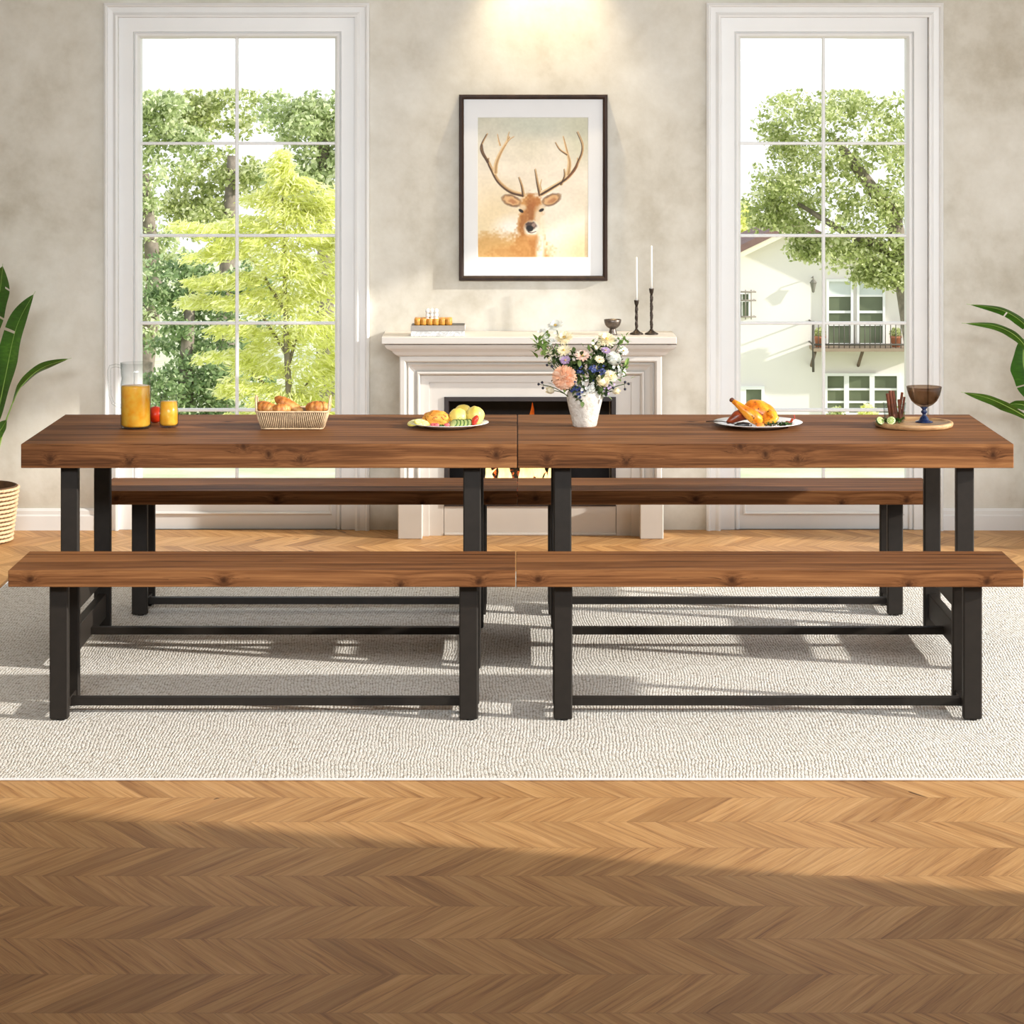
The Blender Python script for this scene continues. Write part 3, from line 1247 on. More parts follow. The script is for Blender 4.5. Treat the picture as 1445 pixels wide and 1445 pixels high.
bk = thing('book', 'white marbled book lying flat on the mantel under the grey book', 'book', (mx(618.0, d0), d0, MZ), 0, 'books on the mantel')
m = MB()
m.bbox(-.113, .113, -.060, -.0575, 0, .0222, .001)
m.bbox(-.113, .113, -.060, .060, 0, .0022, .0008)
m.bbox(-.113, .113, -.060, .060, .0200, .0222, .0008)
m.build('cover', mat_marble(), bk)
m = MB()
m.bbox(-.111, .1125, -.058, .058, .0022, .0200, .0005)
m.build('pages', MAT['paper'], bk)

tray = thing('scalloped_tray', 'amber scalloped tray on the mantel books, under the white bubble candle', 'tray', (mx(611.5, d0), d0, MZ + .0466))
m = MB()
for k in range(6):
    x = -.0665 + .0266 * k
    for y in (-.034, .034):
        m.lathe([(.0, 0), (.0125, 0), (.0140, .004), (.0140, .022), (.0125, .0265), (.006, .0265)], 16, (x, y, 0))
for y in (-.012, .012):
    for x in (-.0665, .0665):
        m.lathe([(.0, 0), (.0125, 0), (.0140, .004), (.0140, .024), (.0125, .0285), (.006, .0285)], 16, (x, y, 0))
m.build('rim', MAT['amber'], tray)
m = MB()
m.bbox(-.068, .068, -.035, .035, .0, .012, .003)
m.build('base', MAT['amber'], tray)
cd = thing('bubble_candle', 'white cube candle of stacked round bubbles standing in the amber tray', 'candle', (mx(609.5, d0), d0, MZ + .0590))
m = MB()
for i in range(3):
    for j in range(3):
        for k in range(3):
            m.ball(((i - 1) * .0178, (j - 1) * .0178, .009 + k * .0178), .0098, 12, 8)
m.build('wax_bubbles', MAT['wax'], cd)
m = MB()
m.tube([(0, 0, .052), (0, 0, .058), (.001, 0, .062)], .0008, 6)
m.build('wick', MAT['paper'], cd)

bowl = thing('footed_bowl', 'small pewter footed bowl on the mantel left of the candlesticks', 'bowl', (mx(864.5, 10.88), 10.88, MZ))
m = MB()
m.lathe([(.0, 0), (.0195, 0), (.0205, .002), (.0165, .012), (.0135, .024), (.013, .027)], 32)
m.build('foot', MAT['pewter'], bowl)
m = MB()
m.lathe([(.0, .026), (.014, .027), (.024, .033), (.032, .043), (.036, .055), (.0375, .066), (.0362, .0665), (.034, .055), (.030, .044), (.022, .036), (.0, .031)], 36)
m.build('bowl', MAT['pewter'], bowl)


def candlestick(label, px, h):
    t = thing('candlestick', label, 'candlestick', (mx(px, 10.90), 10.90, MZ), 0, 'candlesticks on the mantel')
    m = MB()
    m.lathe([(.0, 0), (.0285, 0), (.0292, .004), (.026, .007), (.016, .011), (.009, .018), (.0045, .026), (.0043, .028)], 28)
    m.build('base', MAT['bronze'], t)
    m = MB()
    prof = []
    n = 26
    for i in range(n + 1):
        q = i / n
        z = .026 + q * (h - .026 - .026)
        prof.append((.0050 + .0018 * abs(math.sin(q * PI * (h / .05))) + .0006 * math.sin(i * 2.7), z))
    m.lathe(prof, 14, (0, 0, 0), True, lambda a, i: 1 + .12 * math.sin(3 * a + i * .9))
    m.build('stem', MAT['bronze'], t)
    m = MB()
    zt = h
    m.lathe([(.0, zt - .027), (.0045, zt - .026), (.0085, zt - .016), (.0105, zt - .004), (.0110, zt), (.0095, zt), (.0085, zt - .012), (.0, zt - .013)], 24)
    m.build('socket', MAT['bronze'], t)
    return t


def candle(label, px, zb, h):
    m = MB()
    m.lathe([(.0, 0), (.0047, 0), (.0046, h * .6), (.0040, h - .006), (.0026, h - .001), (.0, h)], 18)
    o = m.build('candle', MAT['wax'], None, (mx(px, 10.90), 10.90, zb))
    tag(o, label, 'candle', 'white taper candles')


candlestick('shorter bronze candlestick on the mantel, left of the pair', 898.2, .147)
candlestick('taller bronze candlestick on the mantel, right of the pair', 919.3, .197)
candle('white taper candle standing in the shorter candlestick', 898.2, MZ + .1345, .198)
candle('white taper candle standing in the taller candlestick', 919.3, MZ + .1845, .197)

# ------------------------------------------------------------------ on the table: drinks
MAT['clear'] = thin_glass('clear_glass', (.99, .995, .99), (.55, .60, .60), .02, .22)


def mat_juice():
    t = NT('orange_juice')
    n = t.noise(t.coord(), 40, 3)
    c = t.ramp(n, [(.3, sr(255, 170, 40)), (.7, sr(255, 200, 76))])
    t.base(c)
    t.set(Roughness=.25)
    return t.m


MAT['juice'] = mat_juice()
pd = 8.60
pit = thing('juice_pitcher', 'glass pitcher of orange juice at the left end of the table', 'pitcher', (mx(191.6, pd), pd, TT))
m = MB()
m.lathe([(.0, 0), (.044, 0), (.050, .004), (.0515, .012), (.0515, .150), (.0490, .162), (.0480, .170), (.0500, .180), (.0520, .222), (.0505, .222),
         (.0485, .182), (.0464, .170), (.0475, .162), (.0498, .150), (.0498, .012), (.046, .006), (.0, .005)], 48,
        (0, 0, 0), True, lambda a, i: 1 + (.10 * max(0, math.cos(a)) ** 6 if 7 <= i <= 9 else 0))
m.build('body', MAT['clear'], pit)
m = MB()
m.tube([(-.047, 0, .208), (-.068, 0, .212), (-.086, 0, .208), (-.090, 0, .195), (-.089, 0, .150), (-.087, 0, .110), (-.078, 0, .085), (-.062, 0, .075), (-.050, 0, .074)],
       [.006, .006, .006, .006, .0055, .005, .005, .006, .007], 12)
m.build('handle', MAT['clear'], pit)
m = MB()
m.lathe([(.0, .007), (.042, .007), (.0485, .014), (.0488, .140), (.0482, .1435), (.0, .1435)], 40)
m.build('juice', MAT['juice'], pit)
gd = 8.625
gl = thing('juice_glass', 'small glass of orange juice beside the pitcher', 'glass', (mx(238.3, gd), gd, TT))
m = MB()
m.lathe([(.0, 0), (.024, 0), (.030, .004), (.0325, .014), (.0322, .05), (.0295, .092), (.0275, .1115), (.0265, .1115), (.0282, .092), (.0308, .05), (.0311, .014), (.027, .007), (.0, .006)], 40)
m.build('tumbler', MAT['clear'], gl)
m = MB()
m.lathe([(.0, .0075), (.025, .0075), (.0304, .015), (.0301, .05), (.0278, .088), (.0, .0885)], 36)
m.build('juice', MAT['juice'], gl)
fr = thing('red_orange_fruit', 'round red-orange fruit half hidden between pitcher and juice glass', 'fruit', (mx(219.5, 8.75), 8.75, TT))
m = MB()
m.ball((0, 0, .0285), (.0300, .0300, .0285), 24, 16)
m.build('fruit_body', plain('red_orange_peel', sr(208, 52, 14), .35, .15, 30), fr)
m = MB()
m.tube([(0, 0, .055), (.001, 0, .060), (.003, 0, .063)], .0015, 6)
m.build('stalk', plain('stalk', (.05, .06, .02), .7), fr)

# ------------------------------------------------------------------ bread basket
MAT['wicker'] = plain('pale_wicker', sr(214, 186, 148), .7, .22, 70, bump=.3)
MAT['wicker_dark'] = plain('dark_wicker', sr(96, 66, 40), .8, .2, 70)
bd_ = 8.615
bas = thing('bread_basket', 'rectangular pale wicker basket of bread rolls on the table', 'basket', (mx(414, bd_), bd_, TT))


def rrect(hx, hy, r, n=6):
    pts = []
    for cx, cy, a0 in ((hx - r, hy - r, 0), (-hx + r, hy - r, PI / 2), (-hx + r, -hy + r, PI), (hx - r, -hy + r, 3 * PI / 2)):
        for k in range(n + 1):
            a = a0 + PI / 2 * k / n
            pts.append((cx + r * math.cos(a), cy + r * math.sin(a)))
    return pts


def along(pts, n):
    """n evenly spaced points round a closed outline"""
    P = [Vector((p[0], p[1])) for p in pts]
    P.append(P[0])
    L = [0]
    for i in range(len(P) - 1):
        L.append(L[-1] + (P[i + 1] - P[i]).length)
    out = []
    j = 0
    for k in range(n):
        s = L[-1] * k / n
        while L[j + 1] < s:
            j += 1
        q = (s - L[j]) / max(L[j + 1] - L[j], 1e-9)
        out.append(P[j].lerp(P[j + 1], q))
    return out


lo, hi = rrect(.103, .060, .014), rrect(.121, .073, .016)
m = MB()
NB = 108
A, B = along(lo, NB), along(hi, NB)
for k in range(NB):
    a, b = A[k], B[k]
    m.tube([(a.x, a.y, .002), ((a.x * .45 + b.x * .55) * 1.006, (a.y * .45 + b.y * .55) * 1.006, .034), (b.x, b.y, .060)], .0018, 6)
m.build('weave', MAT['wicker'], bas)
m = MB()
lin = [(p[0] * .965, p[1] * .95) for p in lo]
hin = [(p[0] * .972, p[1] * .96) for p in hi]
m.rings([[(p[0], p[1], .003) for p in lin], [(p[0], p[1], .059) for p in hin]])
m.add([(p[0], p[1], .004) for p in lin], [tuple(range(len(lin)))])
m.build('lining', MAT['wicker_dark'], bas)
m = MB()
R = [(p[0], p[1], .0615) for p in along(hi, 60)]
m.tube(R + [R[0], R[1]], .0034, 8)
R = [(p[0] * 1.01, p[1] * 1.01, .004) for p in along(lo, 60)]
m.tube(R + [R[0], R[1]], .0026, 8)
m.build('rim', MAT['wicker'], bas)
for sx in (-1, 1):
    m = MB()
    pts = []
    for k in range(15):
        a = PI * k / 14
        pts.append((sx * (.122 + .004 * math.sin(a)), -.034 * math.cos(a), .058 + .050 * math.sin(a) ** .7))
    m.tube(pts, .0036, 8)
    m.build('handle', MAT['wicker'], bas)


def mat_crust():
    t = NT('bread_crust')
    n = t.noise(t.coord(), 34, 5, .6)
    t.base(t.ramp(n, [(.32, sr(150, 78, 26)), (.5, sr(206, 132, 62)), (.68, sr(232, 178, 104))]))
    t.set(Roughness=.5)
    t.bump(n, .4, .004)
    return t.m


MAT['crust'] = mat_crust()


def croissant(label, px, py, d, L, r, az, tilt, bend=.25):
    c = at(px, py, d)
    m = MB()
    pts = []
    rs = []
    n = 36
    for k in range(n + 1):
        q = k / n * 2 - 1
        pts.append((q * L / 2, bend * L * (q * q - .4), 0))
        ridge = 1 + .10 * abs(math.sin(q * PI * 3.1)) - .04
        rs.append(max(r * (1 - abs(q) ** 2.2) ** .55 * ridge, r * .12))
    m.tube(pts, rs, 16, True)
    o = m.build('bread_roll', MAT['crust'], None, c)
    o.rotation_euler = (tilt[0], tilt[1], az)
    tag(o, label, 'bread', 'bread rolls in the basket')


croissant('golden bread roll leaning at the left end of the basket', 379, 575.5, 8.60, .085, .022, -.3, (.2, .25))
croissant('small golden roll at the front middle of the basket', 397, 577.5, 8.585, .060, .021, .5, (.1, .1))
croissant('long pale baguette end sloping behind the middle rolls', 408, 572.5, 8.645, .115, .021, -.15, (0, .50), .02)
croissant('plump golden roll at the right end of the basket', 449, 575.5, 8.615, .080, .025, .15, (.1, .05))

# ------------------------------------------------------------------ plate with croquette and potatoes
MAT['china'] = plain('white_china', (.82, .81, .79), .2, .01, 10)


def make_plate(label, px, d, r):
    o = thing('plate', label, 'plate', (mx(px, d), d, TT))
    m = MB()
    m.lathe([(.0, 0), (r * .58, 0), (r * .62, .002), (r * .80, .0085), (r * .97, .0150), (r, .0165), (r * .985, .0180), (r * .80, .0115), (r * .62, .0055), (.0, .005)], 64)
    m.build('dish', MAT['china'], o)
    return o


P1D = 8.635
make_plate('white plate of croquette and dumplings left of the table joint', 633.8, P1D, .1350)


def mat_speck(name, base, lo, dots, dscale=140, rough=.5, amount=.70):
    t = NT(name)
    co = t.coord()
    n = t.noise(co, 26, 4, .6)
    c = t.ramp(n, [(.35, lo), (.65, base)])
    v = t.noise(co, dscale, 2)
    c = t.mix(t.math('GREATER_THAN', v, amount), c, dots)
    t.base(c)
    t.set(Roughness=rough)
    t.bump(n, .4, .004)
    return t.m


MAT['crumb'] = mat_speck('golden_crumb', sr(240, 190, 84), sr(222, 140, 50), sr(160, 84, 26), 120, .6, .62)
MAT['potato'] = mat_speck('buttered_potato', sr(240, 226, 140), sr(236, 206, 96), sr(150, 170, 70), 110, .4, .66)
MAT['lemon'] = plain('lemon', sr(236, 222, 110), .4, .12, 60)
MAT['green'] = plain('herb_green', sr(58, 92, 34), .5, .4, 80)
MAT['cucumber'] = plain('cucumber_flesh', sr(206, 216, 140), .4, .1, 60)
MAT['tomato'] = plain('tomato_red', sr(214, 58, 38), .3, .2, 50)
MAT['pink'] = plain('pink_radish', sr(226, 106, 110), .4, .3, 90)


def food(name, mb, mat, label, cat, px, py, d, z, rot=(0, 0, 0), group=None):
    o = mb.build(name, mat, None, (mx(px, d), d, z))
    o.rotation_euler = rot
    return tag(o, label, cat, group)


PZ = TT + .0055
food('croquette', MB().ball((0, 0, .024), (.049, .034, .026), 34, 22, wob=.06, seed=4), MAT['crumb'], 'golden crumbed croquette in the middle of the plate', 'croquette', 616.5, 0, 8.640, PZ)
food('dumpling', MB().ball((0, 0, .028), (.031, .030, .029), 22, 14, wob=.03, seed=5), MAT['potato'], 'left yellow herbed dumpling beside the croquette', 'dumpling', 646.5, 0, 8.640, PZ, group='herbed dumplings')
food('dumpling', MB().ball((0, 0, .029), (.031, .032, .030), 22, 14, wob=.03, seed=6), MAT['potato'], 'yellow herbed dumpling behind the other two', 'dumpling', 653.5, 0, 8.702, PZ + .004, group='herbed dumplings')
food('dumpling', MB().ball((0, 0, .031), (.031, .030, .032), 22, 14, wob=.03, seed=9), MAT['potato'], 'rightmost pale dumpling behind the tomato wedge', 'dumpling', 671.0, 0, 8.645, PZ + .001, group='herbed dumplings')


def slice_mb(r, t):
    return MB().lathe([(.0, 0), (r * .96, 0), (r, t * .3), (r, t * .7), (r * .96, t), (.0, t)], 26)


for px, d, z, rt, lab in ((586, 8.600, .0165, (.25, -.20, 0), 'lemon slice lying outermost at the left of the plate'),
                          (595, 8.585, .0170, (.35, .14, .3), 'lemon slice overlapping the outer one by the croquette')):
    o = thing('lemon_slice', lab, 'lemon slice', (mx(px, d), d, TT + z), 0, 'lemon slices on the plate')
    o.rotation_euler = rt
    slice_mb(.027, .005).build('rind', MAT['lemon'], o)
    m = MB()
    for k in range(8):
        a = 2 * PI * k / 8
        m.add([(0.002 * math.cos(a + .39), 0.002 * math.sin(a + .39), .0056), (.023 * math.cos(a + .08), .023 * math.sin(a + .08), .0056), (.024 * math.cos(a + .39), .024 * math.sin(a + .39), .0058),
               (.023 * math.cos(a + .70), .023 * math.sin(a + .70), .0056)], [(0, 1, 2, 3)])
    m.build('segments', plain('lemon_flesh', sr(246, 240, 176), .3, .06, 90), o)
for k in range(5):
    o = thing('cucumber_slice', ['leftmost cucumber slice, lying lowest in the row', 'second cucumber slice from the left in the row', 'middle cucumber slice in the row', 'fourth cucumber slice from the left in the row',
                                 'rightmost cucumber slice, next to the tomato wedge'][k], 'cucumber slice', (mx(640.5 + 5.2 * k, 8.570), 8.570 + .002 * k, TT + .0135), 0, 'leaning cucumber slices')
    o.rotation_euler = (math.radians(68 - 14 * (k == 0)), 0, math.radians(-42))
    o.location.z += .004
    slice_mb(.0145, .0042).build('flesh', MAT['cucumber'], o)
    m = MB()
    R = [(.0147 * math.cos(2 * PI * i / 26), .0147 * math.sin(2 * PI * i / 26), .0021) for i in range(28)]
    m.tube(R, .0022, 8)
    m.build('peel', MAT['green'], o)
m = MB()
m.ball((0, 0, 0), (.010, .016, .020), 16, 12, wob=.03)
food('tomato_wedge', m, MAT['tomato'], 'red tomato wedge leaning on the rightmost dumpling', 'tomato wedge', 669.8, 0, 8.575, TT + .029, (.2, .5, .3))
for k, (px, dd) in enumerate(((611.5, 8.568), (615.8, 8.562), (630.5, 8.566))):
    food('radish_piece', MB().ball((0, 0, .006), (.0105, .008, .006), 12, 8, wob=.06, seed=k), MAT['pink'],
         ['pink radish piece next to the lemon slices', 'pink radish piece in front of the croquette', 'pink radish piece next to the cucumber slices'][k], 'radish', px, 0, dd, PZ + .004, group='radish pieces')
m = MB()
for k in range(16):
    a = random.uniform(0, 6.28)
    m.ball((random.uniform(-.012, .012), random.uniform(-.006, .006), random.uniform(.002, .009)), (.0045, .002, .002), 6, 4, Matrix.Rotation(a, 3, 'Z'))
food('parsley_sprig', m, MAT['green'], 'green parsley sprig between croquette and cucumber', 'herb', 623.5, 0, 8.567, PZ + .002)

# ------------------------------------------------------------------ plate with roast chicken
P2D = 8.645
make_plate('white plate under the roast chicken', 1069.5, P2D, .1515)


def mat_roast():
    t = NT('roast_skin')
    co = t.coord()
    n = t.noise(co, 16, 5, .6, .5)
    c = t.ramp(n, [(.30, sr(166, 70, 14)), (.44, sr(224, 126, 24)), (.58, sr(240, 168, 44)), (.72, sr(246, 196, 70))])
    v = t.noise(co, 150, 2)
    c = t.mix(t.math('GREATER_THAN', v, .66), c, sr(60, 34, 14))
    t.base(c)
    t.set(Roughness=.32)
    t.bump(t.noise(co, 70, 4), .35, .004)
    return t.m


MAT['roast'] = mat_roast()
MAT['roast_dark'] = plain('dark_roast_skin', sr(138, 56, 22), .35, .45, 50, bump=.3)
ch = thing('roast_chicken', 'golden roast chicken with raised drumstick on the right plate', 'roast chicken', (mx(1069.5, P2D), P2D, TT + .0065))
k_ = 1 / 415.5                                       # metres per pixel at the plate
m = MB()
Mr = Matrix.Rotation(math.radians(24), 3, 'Y')
m.ball((.010, .012, .040), (.062, .042, .038), 32, 22, Mr, .025, 3)
m.build('body', MAT['roast'], ch)
m = MB()
pts = [(-.088, -.030, .084), (-.076, -.032, .076), (-.060, -.036, .063), (-.040, -.040, .047), (-.018, -.043, .031), (.000, -.042, .018), (.010, -.040, .011)]
m.tube(pts, [.0075, .0095, .0135, .0190, .0225, .0185, .0080], 18)
o = m.build('drumstick', MAT['roast'], ch)
b = MB()
b.ball((-.091, -.030, .087), (.0085, .0075, .0078), 14, 10, wob=.08, seed=2)
b.tube([(-.091, -.030, .087), (-.078, -.032, .077)], .0052, 10)
b2_ = b.build('bone_end', plain('charred_bone', sr(92, 46, 20), .6, .3, 80), o)
b2_['label'] = 'dark charred bone end'
m = MB()
pts = [(-.028, .020, .030), (-.050, .012, .034), (-.072, .004, .027), (-.092, -.004, .015), (-.106, -.010, .008)]
m.tube(pts, [.016, .021, .019, .012, .005], 16)
o = m.build('drumstick', MAT['roast_dark'], ch)
o['label'] = 'dark brown far leg lying on the plate'
m = MB()
pts = [(.030, -.036, .050), (.046, -.042, .038), (.056, -.045, .026), (.050, -.050, .019), (.034, -.052, .016), (.018, -.050, .013)]
m.tube(pts, [.010, .013, .012, .012, .010, .006], 14)
m.build('wing', MAT['roast'], ch)
food('carrot_piece', MB().ball((0, 0, .009), (.014, .011, .009), 16, 10, wob=.04), plain('carrot', sr(236, 132, 52), .4, .15, 60), 'orange carrot piece in front of the drumstick', 'carrot', 1073, 0, 8.545, TT + .0065)
m = MB()
m.tube([(-.030, 0, .006), (-.020, 0, .008), (0, 0, .009), (.018, 0, .008), (.028, 0, .006)], [.003, .0085, .0105, .0085, .003], 14)
food('roasted_aubergine', m, plain('aubergine_skin', (.014, .012, .014), .25, .2, 40), 'small black aubergine before the far chicken leg', 'aubergine', 1049, 0, 8.548, TT + .0085)
fk = thing('fork', 'dark fork handle sticking out at the left of the chicken plate', 'fork', (mx(1018, 8.625), 8.625, TT + .0195))
m = MB()
m.tube([(-.052, 0, .0), (-.030, 0, .0012), (.0, 0, .0012), (.024, 0, -.003)], [.0032, .0036, .0026, .0022], 10, True, .6)
m.build('handle', MAT['bronze'], fk)
m = MB()
for y in (-.0045, -.0015, .0015, .0045):
    m.tube([(.022, y * .4, -.003), (.032, y, -.006), (.050, y, -.0090)], .0009, 6)
m.build('tines', MAT['bronze'], fk)
for k, (px, dd, zz, rt, lab) in enumerate(((1110, 8.598, .016, (.3, -.5, .1), 'left crisp bacon strip at the right of the chicken'), (1117, 8.612, .019, (-.3, -1.0, .4), 'right crisp bacon strip standing up by the plate rim'))):
    m = MB()
    R1 = []
    for i in range(13):
        q = i / 12
        z = .004 * math.sin(q * 14)
        R1.append([(-.026 + .052 * q, -.007, z), (-.026 + .052 * q, .007, z), (-.026 + .052 * q, .007, z + .0018), (-.026 + .052 * q, -.007, z + .0018)])
    m.rings(R1, caps=True)
    food('bacon_strip', m, plain('bacon', sr(176, 60, 34), .4, .5, 60), lab, 'bacon', px, 0, dd, TT + zz, rt, 'bacon strips on the plate')


def leaf_mb(m, base, tip, w, up=(0, 0, 1), n=6, cup=.15, mid=.45):
    """a pointed leaf blade from base to tip with a shallow fold along its rib"""
    base, tip = Vector(base), Vector(tip)
    ax = tip - base
    L = ax.length
    a = ax.normalized()
    up = Vector(up)
    s = a.cross(up)
    if s.length < 1e-4:
        s = a.cross(Vector((1, .3, 0)))
    s.normalize()
    u = s.cross(a)
    vs = []
    for i in range(n + 1):
        q = i / n
        ww = w * (math.sin(PI * min(1, q ** (math.log(.5) / math.log(mid)))) ** .8) if 0 < q < 1 else w * .02
        c = base + a * (L * q) - u * (L * .10 * (2 * q - 1) ** 2)
        vs += [c - s * ww + u * ww * cup, c, c + s * ww + u * ww * cup]
    fs = []
    for i in range(n):
        for k in range(2):
            fs.append((i * 3 + k, i * 3 + k + 1, (i + 1) * 3 + k + 1, (i + 1) * 3 + k))
    m.add(vs, fs, True)


m = MB()
rr_ = random.Random(5)
for k in range(110):
    x = rr_.uniform(-.042, .040)
    y = rr_.uniform(-.010, .012)
    z = rr_.uniform(.0, .010)
    a = rr_.uniform(0, 6.28)
    leaf_mb(m, (x, y, z), (x + .016 * math.cos(a), y + .012 * math.sin(a), z + rr_.uniform(-.001, .010)), .0042, n=3)
food('greens', m, leafy('dark_greens', [(0, sr(30, 52, 22)), (.6, sr(62, 96, 44)), (1, sr(120, 148, 84))], .5, .2), 'dark chopped greens along the front of the chicken', 'greens', 1099, 0, 8.552, TT + .0125)

# ------------------------------------------------------------------ round board, goblet, cinnamon
def mat_board():
    t = NT('mango_wood')
    co = t.coord()
    n = t.noise(t.mapping(co, (3, 40, 40)), 1.0, 5, .6)
    t.base(t.ramp(n, [(.3, sr(128, 88, 54)), (.5, sr(178, 138, 94)), (.7, sr(208, 172, 126))]))
    t.set(Roughness=.55)
    return t.m


BDD = 8.645
board = thing('round_board', 'round wooden serving board under goblet and cinnamon tumbler', 'board', (mx(1289.5, BDD), BDD, TT))
m = MB()
m.lathe([(.0, 0), (.122, 0), (.130, .003), (.1325, .009), (.1325, .015), (.130, .018), (.121, .018), (.117, .013), (.0, .013)], 64)
m.build('board', mat_board(), board)
BZ = TT + .013
gob = thing('goblet', 'smoky glass goblet with blue stem on the round board', 'goblet', (mx(1304, 8.655), 8.655, BZ))
smoke = thin_glass('smoky_glass', (.66, .56, .47), (.34, .27, .21), .03, .3)
blue = plain('blue_glass', sr(26, 48, 92), .08, .2, 20)
blue.node_tree.nodes['Principled BSDF'].inputs['Transmission Weight'].default_value = .45
m = MB()
prof = [(.0, .052), (.014, .053), (.030, .061), (.044, .074), (.053, .092), (.0575, .108), (.060, .1215), (.0585, .1215), (.056, .108), (.0512, .092), (.0425, .076), (.029, .064), (.0, .057)]
m.lathe(prof, 48)
m.build('bowl', smoke, gob)
m = MB()
m.lathe([(.0, .0), (.030, .0), (.031, .002), (.027, .005), (.018, .007), (.016, .012), (.012, .019), (.0065, .024), (.006, .029), (.0105, .034), (.0105, .038), (.006, .043), (.0085, .047), (.014, .053), (.0, .053)], 40)
m.build('stem', blue, gob)
tum = thing('glass_tumbler', 'small clear tumbler of cinnamon sticks on the round board', 'glass', (mx(1262, 8.665), 8.665, BZ))
m = MB()
m.lathe([(.0, 0), (.030, 0), (.034, .003), (.0385, .060), (.0425, .068) if False else (.0390, .066), (.0375, .066), (.0370, .060), (.0325, .006), (.0, .005)], 40)
m.build('tumbler_wall', MAT['clear'], tum)
MAT['cinnamon'] = plain('cinnamon_bark', sr(112, 56, 30), .6, .35, 60, bump=.3)
st = [(-.012, -.006, -.021, -.006, .098, 'leftmost thick cinnamon stick in the tumbler'), (-.002, -.014, -.012, .000, .107, 'thick cinnamon stick second from the left in the tumbler'), (.010, -.004, -.003, .010, .105, 'tall thin cinnamon stick in the middle of the tumbler'),
      (.020, -.008, .012, -.012, .078, 'short cinnamon stick leaning right of the middle'), (.016, .012, .024, .008, .100, 'tall cinnamon stick near the right rim of the tumbler'), (.024, .0, .029, -.004, .086, 'rightmost dark cinnamon stick in the tumbler')]
for i, (bx, by, tx, ty, h, lab) in enumerate(st):
    r = (.0072, .0070, .0055, .0062, .0050, .0045)[i]
    base = Vector((bx, by, .0065 + r * .3))
    top = Vector((tx * 1.15, ty, h))
    m = MB()
    ax = (top - base).normalized()
    q = Vector((0, 0, 1)).rotation_difference(ax).to_matrix()
    L = (top - base).length
    # a rolled quill: a spiral section drawn out along the stick
    sec = []
    for k in range(22):
        a = 2.6 * PI * k / 21
        rr_k = r * (1 - .42 * k / 21)
        sec.append((rr_k * math.cos(a), rr_k * math.sin(a)))
    for k in range(21, -1, -1):
        a = 2.6 * PI * k / 21
        rr_k = r * (1 - .42 * k / 21) - r * .16
        sec.append((rr_k * math.cos(a), rr_k * math.sin(a)))
    rg = []
    for zz in (0, .33, .66, 1):
        rg.append([q @ Vector((x, y, L * zz)) for x, y in sec])
    m.rings(rg, caps=True)
    o = m.build('cinnamon_stick', MAT['cinnamon'], None, tum.location + base)
    tag(o, lab, 'cinnamon stick', 'cinnamon sticks in the tumbler')


def lime_half(label, px, d, rt, z):
    o = thing('lime_half', label, 'lime', (mx(px, d), d, BZ + z), 0, 'cut limes on the board')
    o.rotation_euler = rt
    m = MB()
    m.lathe([(.0, -.014), (.008, -.0125), (.0135, -.007), (.0155, 0), (.0150, .001), (.0, .001)], 28)
    m.build('peel', plain('lime_peel', sr(66, 104, 34), .4, .3, 60), o)
    m = MB()
    m.lathe([(.0, .0008), (.0142, .0008), (.0138, .0018), (.0, .0018)], 28)
    m.build('pith', plain('lime_pith', sr(222, 226, 176), .4, .06, 60), o)
    m = MB()
    for k in range(8):
        a = 2 * PI * k / 8
        m.add([(.0015 * math.cos(a + .39), .0015 * math.sin(a + .39), .0022), (.0112 * math.cos(a + .1), .0112 * math.sin(a + .1), .0022), (.0118 * math.cos(a + .39), .0118 * math.sin(a + .39), .0022),
               (.0112 * math.cos(a + .68), .0112 * math.sin(a + .68), .0022)], [(0, 1, 2, 3)])
    m.build('segments', plain('lime_flesh', sr(150, 180, 86), .3, .2, 90), o)


lime_half('cut lime half nearest the tumbler, face to the room', 1257.5, 8.580, (math.radians(62), 0, math.radians(-14)), .0150)
lime_half('cut lime half at the left edge of the board', 1242.5, 8.590, (math.radians(55), 0, math.radians(30)), .0135)
m = MB()
for k in range(60):
    x = rr_.uniform(-.034, .046)
    y = rr_.uniform(-.012, .020)
    a = rr_.uniform(0, 6.28)
    leaf_mb(m, (x, y, .003 + rr_.uniform(0, .006)), (x + .026 * math.cos(a), y + .018 * math.sin(a), rr_.uniform(.006, .026)), .0058, n=4)
MAT['mint'] = leafy('mint_leaves', [(0, sr(28, 48, 20)), (.5, sr(52, 84, 32)), (1, sr(98, 132, 58))], .45, .25)
food('mint_sprig', m, MAT['mint'], 'dark green mint leaves round the limes on the board', 'herb', 1253, 0, 8.612, BZ)

# ------------------------------------------------------------------ vase and flowers
VD = 8.655
VX = mx(825, VD)


def mat_vase():
    t = NT('chalky_ceramic')
    co = t.coord()
    n = t.noise(co, 60, 5, .65)
    t.base(t.ramp(n, [(.3, sr(196, 186, 172)), (.6, sr(226, 219, 208))]))
    t.set(Roughness=.85)
    t.bump(n, .9, .006)
    return t.m


vase = thing('flower_vase', 'rough off-white ceramic vase of flowers right of the table joint', 'vase', (VX, VD, TT))
m = MB()
m.lathe([(.0, 0), (.038, 0), (.0405, .003), (.046, .028), (.053, .058), (.0595, .086), (.0612, .104), (.0585, .116), (.054, .122), (.052, .124), (.0505, .122), (.054, .112), (.055, .098), (.048, .060),
         (.041, .028), (.036, .008), (.0, .007)], 56, wob=lambda a, i: 1 + .008 * math.sin(5 * a + i) + .006 * math.sin(9 * a - 2 * i))
m.build('vase_body', mat_vase(), vase)


def petal_mat(name, a, b):
    return leafy(name, [(0, a), (1, b)], .6, .25)


